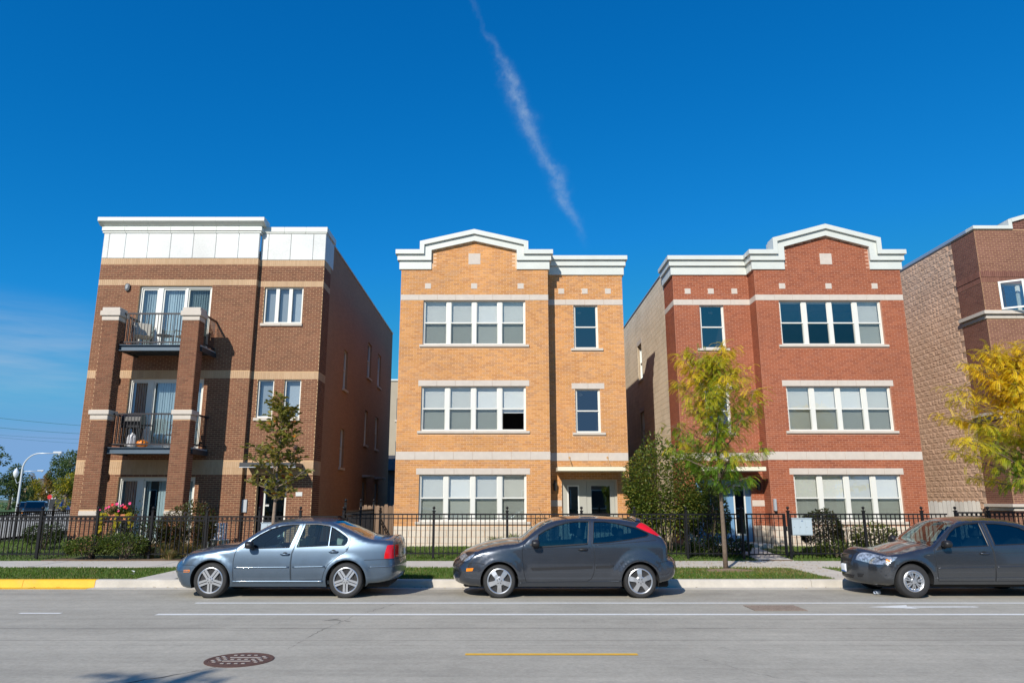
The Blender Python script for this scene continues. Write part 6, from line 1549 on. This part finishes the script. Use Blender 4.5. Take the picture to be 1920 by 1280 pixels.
def dryf(x, y):
    k = math.exp(-((x-5.4)/1.1)**2-((y-17.9)/.6)**2) + .8*math.exp(-((x-6.6)/.6)**2-((y-17.6)/1.)**2) + .6*math.exp(-((x+2.4)/.5)**2-((y-17.6)/.22)**2) + .5*math.exp(-((x-8.2)/.6)**2-((y-17.5)/1.)**2) + .35*max(0, (16.2-y)/.25) + .35*max(0, math.sin(x*.9+1)*math.sin(x*2.3+y*1.9)-.45)
    return min(1, k)
turf('parkway_grass', 'mown grass of the parkway strip beside the kerb', -14.5, 14, 15.93, 18.62, 1500, .05, pz, 1, [(-7.74,-6.9,15,19),(7.0,7.82,15,19),(4.85,5.9,17.65,18.25)], dryf)
lz = lambda y: .13+min(1, (y-20.5)/3.4)*.18
turf('lawn_grass', 'mown lawn inside the iron fences', -4.4, 13.5, 20.52, 23.95, 1000, .045, lz, 2, [(1.7,4.1,23.5,25),(6.2,8.6,22.6,25),(7.0,7.9,20.4,25)])
turf('corner_grass', 'mown lawn at the corner beyond the brown building', -18, -12.2, 20.52, 28, 420, .05, lz, 3)
T = tag(MB().box(7.02,7.88,20.5,23.55,.0,.172).build('path', SOIL), kind='structure')
for k in range(2): MB().prism([(20.502+k*1.53,.165+k*.08),(22.03+k*1.53-.006,.245+k*.08),(22.03+k*1.53-.006,.1),(20.502+k*1.53,.1)], lambda a,b:(7.0,a,b), lambda a,b:(7.9,a,b)).build('slab', CONC, T)
tag(MB().box(-12.6,-7.9,20.52,23.9,.05,.168).build('flower_bed', SOIL), kind='structure')

# fallen leaves
rng = random.Random(5); fl = MB(); fl.c = []
for i in range(900):
    if rng.random() < .6: x, y = rng.gauss(5.3,1.9), rng.uniform(15.95,20.4)
    else: x, y = rng.uniform(-13,13), rng.choice([rng.uniform(15.5,15.72), rng.uniform(16,20.4), rng.uniform(20.3,20.6)])
    z = .012 if y < 15.75 else (.16 if y > 18.6 or y < 15.93 else .175); a = rng.uniform(0,6.28)
    leaf_simple(fl, Vector((x,y,z)), Vector((math.cos(a), math.sin(a), .1)), Vector((0,0,1)), .05*rng.uniform(.6,1.2), .025, cj((.50,.34,.05) if rng.random() < .6 else (.28,.17,.06), rng), .2)
tag(fl.build('fallen_leaves', LEAF, None, False, False), 'small yellow and brown leaves scattered over verge and sidewalk', 'leaves', kind='stuff')
# ------------------------------------------------------------ street ironwork and litter
RUST = mat('rusty_iron', (.12,.062,.045), .75, .2, var=.25, vscale=10., bump=.3, bscale=40.); RUST2 = mat('worn_iron', (.34,.30,.27), .6, .2, var=.2, vscale=15.)
T = thing('manhole_cover', (-3.0,8.8,.0), 'round rusty manhole cover in the road', 'manhole cover')
MB().lathe([(.38,-.02),(.38,.006),(.345,.007),(.34,.003),(.33,.003),(.325,.006),(.001,.006)], (-3,8.8,0), 48).build('cover', RUST, T)
mb = MB()
for i in range(-4, 5):
    for j in range(-4, 5):
        x, y = i*.078+(.039 if j % 2 else 0), j*.072
        if x*x+y*y < .285**2 and not (abs(y) > .05 and abs(y) < .15 and abs(x) < .16): mb.bbox(-3+x-.022, -3+x+.022, 8.8+y-.017, 8.8+y+.017, .0055, .013, .003)
mb.bbox(-3.16,-2.84,8.69,8.72,.0055,.013,.003).bbox(-3.14,-2.78,8.88,8.91,.0055,.013,.003).build('stud', RUST2, T)
T = thing('drain_grate', (4.55,12.8,0), 'rusty square drain grate between the two white lane lines', 'drain grate')
MB().box(4.12,4.98,12.50,13.10,-.05,.0035).build('bed', mat('drain_dark', (.10,.085,.07), .9), T)
mb = MB()
for i in range(19): mb.box(4.12+i*.0468,4.12+i*.0468+.018,12.50,13.10,.0036,.012)
for j in range(9): mb.box(4.121,4.979,12.505+j*.0725,12.505+j*.0725+.014,.0036,.0105)
mb.build('bars', RUST2 if 0 else mat('rust_bars', (.30,.235,.19), .75, .1, var=.3, vscale=14.), T)
T = thing('plastic_cup', (7.11,14.55,.0), 'crushed clear plastic cup lying by the charcoal sedan', 'cup')
mb = MB().lathe([(.030,0),(.034,.04),(.042,.11),(.044,.115)], (0,0,0), 16, 'x'); mb.f = [f for f in mb.f if len(f) == 4]; o = mb.build('cup', mat('clear_plastic', (.62,.70,.82), .15, trans=.5), T); o.location = (0,0,.045); o.rotation_euler = (0,.05,.5)
for x, y, z, lb in ((-10.6,15.35,.012,'white paper scrap in the gutter by the yellow kerb'),(-8.1,16.5,.18,'white scrap on the grass left of the path'),(-8.35,17.0,.18,'small white scrap further left on the grass')):
    T = MB(); r = random.Random(x); T.v = [(x+r.uniform(-.07,.07), y+r.uniform(-.05,.05), z+r.uniform(0,.05)) for _ in range(7)]; T.f = [(0,1,2),(2,3,4),(4,5,6),(0,2,4),(1,3,5)]; tag(T.build('paper_scrap', WHITE2, None, False, False), lb, 'litter', 'paper scraps')
# ------------------------------------------------------------ the side street in the west
POLE = mat('painted_pole', (.66,.68,.68), .4, .3)
c_, s_ = math.cos(PITCH), math.sin(PITCH)
def at(px, py, Y):
    x = (px-944)/1356.; y = -(py-640)/1356.; f = c_-y*s_; u = s_+y*c_; t = Y/f
    return Vector((x*t, Y, CAM_H+u*t))
def lamp(p, H, arm, label, acorn):
    T = thing('street_lamp', p, label, 'street lamp', 'street lamps of the side street'); x, y, z = p
    pts = [(x,y,z+H*t) for t in (0,.25,.5,.75)] + [(x+arm*.42*(1-math.cos(a)), y, z+H*.75+H*.25*math.sin(a)) for a in [k*math.pi/16 for k in range(1,9)]] + [(x+arm*.8, y, z+H*1.0)]
    MB().tube(pts, [.12,.105,.095,.085]+[.075-.004*k for k in range(8)]+[.04], 10).build('pole', POLE, T, True)
    MB().bbox(x+arm*.78, x+arm*1.02, y-.14, y+.14, z+H*.995, z+H*1.03, .05).lathe([(.12,0),(.10,-.12),(.02,-.17)], (x+arm*.95,y,z+H*.995), 10).build('lamp_head', POLE, T)
    if acorn:
        a = MB().tube([(x,y,z+H*.56),(x-.35,y,z+H*.53),(x-.55,y,z+H*.60)], .03, 6).build('bracket', POLE, T)
        MB().lathe([(.05,0),(.20,.25),(.25,.5),(.22,.62),(.10,.85),(.03,.98)], (x-.55,y,z+H*.61), 12).build('acorn_globe', mat('acorn_globe', (.72,.74,.76), .3), T, True)
lamp(tuple(Vector(at(29,972,70).to_tuple()[:2]+(.1,))), 6.0, 3.55, 'nearer curved street lamp at the left edge', True)
lamp(tuple(Vector(at(21,952,125).to_tuple()[:2]+(.1,))), 6.4, 4.6, 'farther curved street lamp behind the first', True)
CABLE = mat('cable', (.03,.15,.20), .7)
for k, (ya, yb) in enumerate(((781,797),(800,810.5),(815,818.5),(818,829))):
    a, b = at(-60, ya-5, 62), at(260, yb+6, 62); T = MB(); pts = []
    for i in range(17): t = i/16; p = a.lerp(b, t); p.z -= .35*4*t*(1-t)*.5; pts.append(p)
    tag(T.tube(pts, .02 if k < 2 else .012, 5).build('overhead_cable', CABLE), ['uppermost overhead cable at the left edge','second overhead cable from the top at the left edge','thin overhead cable, third from the top','lowest overhead cable at the left edge'][k], 'cable', 'overhead cables')
def far_car(p, rz, W_, L, H, col, label, suv=False):
    T = thing('parked_car', (0,0,0), label, 'car', 'cars parked on the side street'); m = paint('far_paint_%d' % len(bpy.data.materials), col, .3, .3); h = H
    prof = [(-L/2,.35),(-L/2,.62),(-L/2+.08,h*.50),(-L/2+L*.24,h*.57),(-L/2+L*.37,h*.96),(-L/2+L*.5,h),(L/2-L*(.08 if suv else .28),h*.97),(L/2-(.05 if suv else .6),h*.60),(L/2,h*.55),(L/2,.35)]
    MB().prism(prof, lambda a,b:(-W_/2+.12*max(0,(b/h-.5)*2),a,b), lambda a,b:(W_/2-.12*max(0,(b/h-.5)*2),a,b)).build('body', m, T)
    MB().add([(-W_/2+.13,-L/2+L*.245,h*.585),(W_/2-.13,-L/2+L*.245,h*.585),(W_/2-.22,-L/2+L*.362,h*.94),(-W_/2+.22,-L/2+L*.362,h*.94)], [(0,1,2,3)]).build('windscreen', CGLASSD, T).location.y = -.012
    for s in (-1, 1):
        MB().box(s*(W_/2+.004)-.005*s, s*(W_/2-.05), -L*.10, L*.33, h*.60, h*.90).build('side_glass', SEAM, T)
        MB().bbox(s*(W_/2-.10)-.16, s*(W_/2-.10)+.06, -L/2-.012, -L/2+.05, .56, .72, .01).build('headlight', CLR, T)
        MB().bbox(s*(W_/2-.06)-.05, s*(W_/2-.06)+.05, -L/2-.016, -L/2+.02, .45, .54, .01).build('indicator', AMB, T)
        for y in (-L*.31, L*.31): MB().lathe([(.01,-.1),(.32,-.1),(.34,-.05),(.34,.08),(.01,.1)], (s*(W_/2-.08),y,.34), 16, 'x').build('wheel', TYRE, T)
    MB().box(-W_*.30, W_*.30, -L/2-.01, -L/2+.02, .50, .68).build('grille', BLK, T); MB().box(-.16,.16,-L/2-.02,-L/2,.38,.48).build('number_plate', PLW, T)
    MB().bbox(-W_/2+.02, W_/2-.02, -L/2-.03, -L/2+.1, .28, .42, .03).build('bumper', CHR if suv else m, T)
    T.location = p; T.rotation_euler = (0,0,rz)
ang = math.atan(.60)
def gp(px, Y): v = at(px, 950, Y); return (v.x, Y, .02)
far_car(gp(67,74), ang*.9, 1.85, 4.6, 1.62, (.02,.025,.03), 'black SUV parked on the far side street, facing the camera', True)
far_car(gp(52,92), ang*.9, 1.8, 4.6, 1.5, (.03,.04,.05), 'dark car parked behind the black SUV')
far_car(gp(127,118), ang*.6, 1.8, 4.5, 1.5, (.02,.06,.22), 'blue car parked at the corner of the brown building')
far_car(gp(90,150), ang*.9, 1.8, 4.6, 1.6, (.02,.02,.022), 'dark car far down the side street')
# person beside the SUV
def person(p, H, label):
    T = thing('person', p, label, 'person'); me = bpy.data.meshes.new('body'); x, y, z = p; k = H/1.75
    J = [(0,0,.95),(0,0,1.2),(0,0,1.45),(0,0,1.55),(0,-.02,1.66),(-.10,0,.90),(-.12,-.05,.50),(-.13,.02,.08),(-.14,-.12,.04),(.10,0,.90),(.12,.10,.50),(.14,.22,.10),(.14,.12,.04),(-.2,0,1.42),(-.27,-.03,1.15),(-.25,-.18,.95),(.2,0,1.42),(.27,.05,1.15),(.27,-.05,.92)]
    E_ = [(0,1),(1,2),(2,3),(3,4),(0,5),(5,6),(6,7),(7,8),(0,9),(9,10),(10,11),(11,12),(2,13),(13,14),(14,15),(2,16),(16,17),(17,18)]
    rd = [.15,.14,.15,.06,.10,.09,.07,.05,.05,.09,.07,.05,.05,.08,.055,.04,.08,.055,.04]
    me.from_pydata([(x+a*k, y+b*k, z+c*k) for a, b, c in J], E_, []); o = link('body', me, T)
    o.modifiers.new('skin', 'SKIN'); o.modifiers.new('sub', 'SUBSURF').levels = 2; o.modifiers['sub'].render_levels = 2
    for i, sv in enumerate(me.skin_vertices[0].data): sv.radius = (rd[i]*k, rd[i]*k)
    me.skin_vertices[0].data[0].use_root = True
    m = bpy.data.materials.new('person_clothes'); m.use_nodes = True; nt = m.node_tree; g = N(nt, 'ShaderNodeNewGeometry'); sp_ = N(nt, 'ShaderNodeSeparateXYZ'); LK(nt, g.outputs['Position'], sp_.inputs[0])
    c1_ = MIXC(nt, MATH(nt, 'GREATER_THAN', sp_.outputs[2], z+.93*k), (.03,.07,.22), (.60,.66,.75)); c2_ = MIXC(nt, MATH(nt, 'GREATER_THAN', sp_.outputs[2], z+1.5*k), c1_, (.30,.18,.12)); LK(nt, c2_, nt.nodes['Principled BSDF'].inputs['Base Color']); me.materials.append(m)
    MB().lathe([(.02,.0),(.09,.02),(.105,.07),(.09,.13),(.03,.16)], (x, y+.01, z+1.63*k), 12).build('hair', mat('dark_hair', (.02,.015,.012), .7), T, True)
person(tuple(gp(76,100)), 1.72, 'person in pale top and blue trousers beside the parked cars')
T = thing('traffic_sign', gp(91,128), 'red octagonal sign on a post in the distance', 'sign'); p = Vector(gp(91,128))
MB().tube([p, p+Vector((0,0,2.6))], .04, 6).build('post', POLE, T); MB().prism([(p.x+.42*math.cos(a), p.z+2.2+.42*math.sin(a)) for a in [math.pi/8+k*math.pi/4 for k in range(8)]], lambda a,b:(a,p.y-.06,b), lambda a,b:(a,p.y-.04,b)).build('sign_face', mat('sign_red', (.55,.02,.03), .4), T)
# far trees
def far_tree(px, Y, H, rx, cols, seed, label, h0=.25, n=1500, L=.30):
    rng = random.Random(seed); v = at(px, 945, Y); B = Vector((v.x, Y, 0)); T = thing('street_tree', B, label, 'tree', 'trees along the side street')
    tr = MB(); tr.tube([B, B+Vector((.1,0,H*.3)), B+Vector((0,.1,H*.75))], [.26,.18,.05], 8); lv = MB(); lv.c = []
    cl = []
    for i in range(16):
        a = rng.uniform(0, 6.28); z = rng.uniform(h0, .95); r = rx*math.sqrt(max(.05, 1-((z-.5-h0*.35)/.55)**2))*rng.uniform(.25,.85); c = Vector((r*math.cos(a), r*math.sin(a), z*H)); cl.append((c, rng.uniform(.28,.5)*rx)); tr.tube([B+Vector((0,0,z*H*.6)), B+c], [.07,.02], 5)
    for i in range(n):
        c, r = cl[i % 16]; d = Vector((rng.gauss(0,1), rng.gauss(0,1), rng.gauss(0,1))).normalized(); p = B+c+d*r*(.5+.5*rng.random()**.5)
        leaf_simple(lv, p, d+Vector((rng.uniform(-.8,.8), rng.uniform(-.8,.8), rng.uniform(-.8,.4))), Vector((rng.uniform(-.5,.5),rng.uniform(-.5,.5),1)), L*rng.uniform(.6,1.3), L*.7, cj(cols[(i+i//16) % len(cols)], rng, .25))
    tr.build('trunk', BARK, T, True, False); lv.build('crown', LEAF, T, False, False)
FG = [(.07,.115,.045),(.10,.155,.05),(.14,.185,.055)]; FYl = [(.34,.30,.02),(.42,.34,.02),(.20,.23,.025)]; FO = [(.34,.21,.05),(.26,.18,.05),(.38,.24,.06)]
far_tree(121, 108, 5.6, 1.9, FYl, 1, 'yellow-green tree nearest the brown building corner', .22)
far_tree(112, 150, 10.2, 3.2, FG, 2, 'tall dark green tree rising behind the yellow ones', .25, 2600, .36)
far_tree(138, 140, 10.6, 3.2, FG, 3, 'tall dark green tree partly behind the brown building', .25, 2200, .36)
far_tree(81, 150, 8.0, 1.3, FO, 4, 'slim orange-brown tree in the distance', .2)
far_tree(58, 140, 5.2, 1.8, FYl, 5, 'low yellow tree left of the orange-brown one', .2)
far_tree(90, 160, 6.0, 2.4, FYl, 6, 'low yellow tree between the street and the tall trees', .2)
far_tree(58, 175, 8.2, 1.3, FO, 7, 'thin brownish tree far down the street', .3, 700)
far_tree(17, 120, 7.0, 2.4, FG, 8, 'dark evergreen behind the street lamps', .1, 2600, .32)
far_tree(38, 135, 6.3, 1.9, FG, 9, 'dark green tree right of the street lamp pole', .1, 1800)
far_tree(-32, 95, 8.4, 2.2, FG, 10, 'green tree cut off by the left edge', .3)
# houses at the end of the street
def far_house(px, Y, W_, H, col, roofc, label):
    v = at(px, 945, Y); x = v.x; T = thing('house', (x,Y,0), label, 'house', 'houses along the side street'); m = mat('house_'+label[:8], col, .85)
    MB().box(x-W_/2, x+W_/2, Y, Y+9, 0, H).build('wall', m, T); MB().prism([(x-W_/2-.4,H),(x,H+W_*.33),(x+W_/2+.4,H)], lambda a,b:(a,Y-.3,b), lambda a,b:(a,Y+9.3,b)).build('roof', mat('roof_'+label[:8], roofc, .9), T)
    for i in range(3):
        w_ = MB().box(x-W_*.33+i*W_*.28, x-W_*.33+i*W_*.28+1.0, Y-.05, Y+.02, H*.45, H*.45+1.4).build('window', VINYL, T); MB().box(x-W_*.33+i*W_*.28+.08, x-W_*.33+i*W_*.28+.92, Y-.07, Y-.052, H*.45+.08, H*.45+1.32).build('pane', DARK, w_)
    MB().box(x-.5,x+.5,Y-.06,Y+.02,0,2.1).build('door', mat('brown_door',(.12,.06,.03),.6), T)
far_house(106, 190, 9, 4.2, (.72,.72,.70), (.16,.14,.13), 'white house glimpsed between the far trees')
far_house(-150, 100, 5.5, 2.2, (.20,.12,.09), (.55,.53,.50), 'brown house cut off by the left edge')
far_house(70, 215, 10, 4.5, (.42,.27,.19), (.12,.11,.11), 'brick house closing the view down the street')
MB_ = thing('dark_fence', gp(112,135), 'dark board fence along the far pavement', 'fence'); a, b = Vector(gp(84,140)), Vector(gp(140,124))
nb = 26
for i in range(nb):
    p, q = a.lerp(b, i/nb), a.lerp(b, (i+.93)/nb); MB().add([(p.x,p.y,0),(q.x,q.y,0),(q.x,q.y,1.9),(p.x,p.y,1.9),(p.x,p.y+.04,0),(q.x,q.y+.04,0),(q.x,q.y+.04,1.9),(p.x,p.y+.04,1.9)], [(0,1,2,3),(4,7,6,5),(3,2,6,7),(0,4,5,1),(1,5,6,2),(0,3,7,4)]).build('board', mat('fence_dark', (.03,.032,.035), .8), MB_)
# tree behind the camera whose shade falls on the road
make_tree('street_tree', 'street tree on the near pavement, outside the picture, shading the road', (-8.6,-4.45,.15), 8.5, dict(r=.11, h0=.35, h1=.98, nb=26, len=lambda t: 3.0*(1.15-t)+.3, el=lambda t: .25+.5*(t-.35), tw=3, tl=.5, nl=4, L=.20, leaf='simple', col=oak_col), 91)
# low terrace across the street, behind the camera
for k, (x, lb) in enumerate(((-30,'brick terrace across the street, west part, outside the picture'),(14,'brick terrace across the street, east part, outside the picture'))):
    T = thing('terrace', (x,-16,.1), lb, 'building'); MB().box(x-14,x+14,-26,-14,.0,6.5).build('wall', SIDEB, T); MB().bbox(x-14.2,x+14.2,-26.2,-13.8,6.5,6.8,.05).build('coping', SILL, T)
    for i in range(9):
        for z in (1.0,4.0): w_ = MB().box(x-12.5+i*3,x-11.2+i*3,-14.02,-13.96,z,z+1.6).build('window', VINYL, T); MB().box(x-12.42+i*3,x-11.28+i*3,-13.955,-13.945,z+.08,z+1.52).build('pane', DARK, w_)
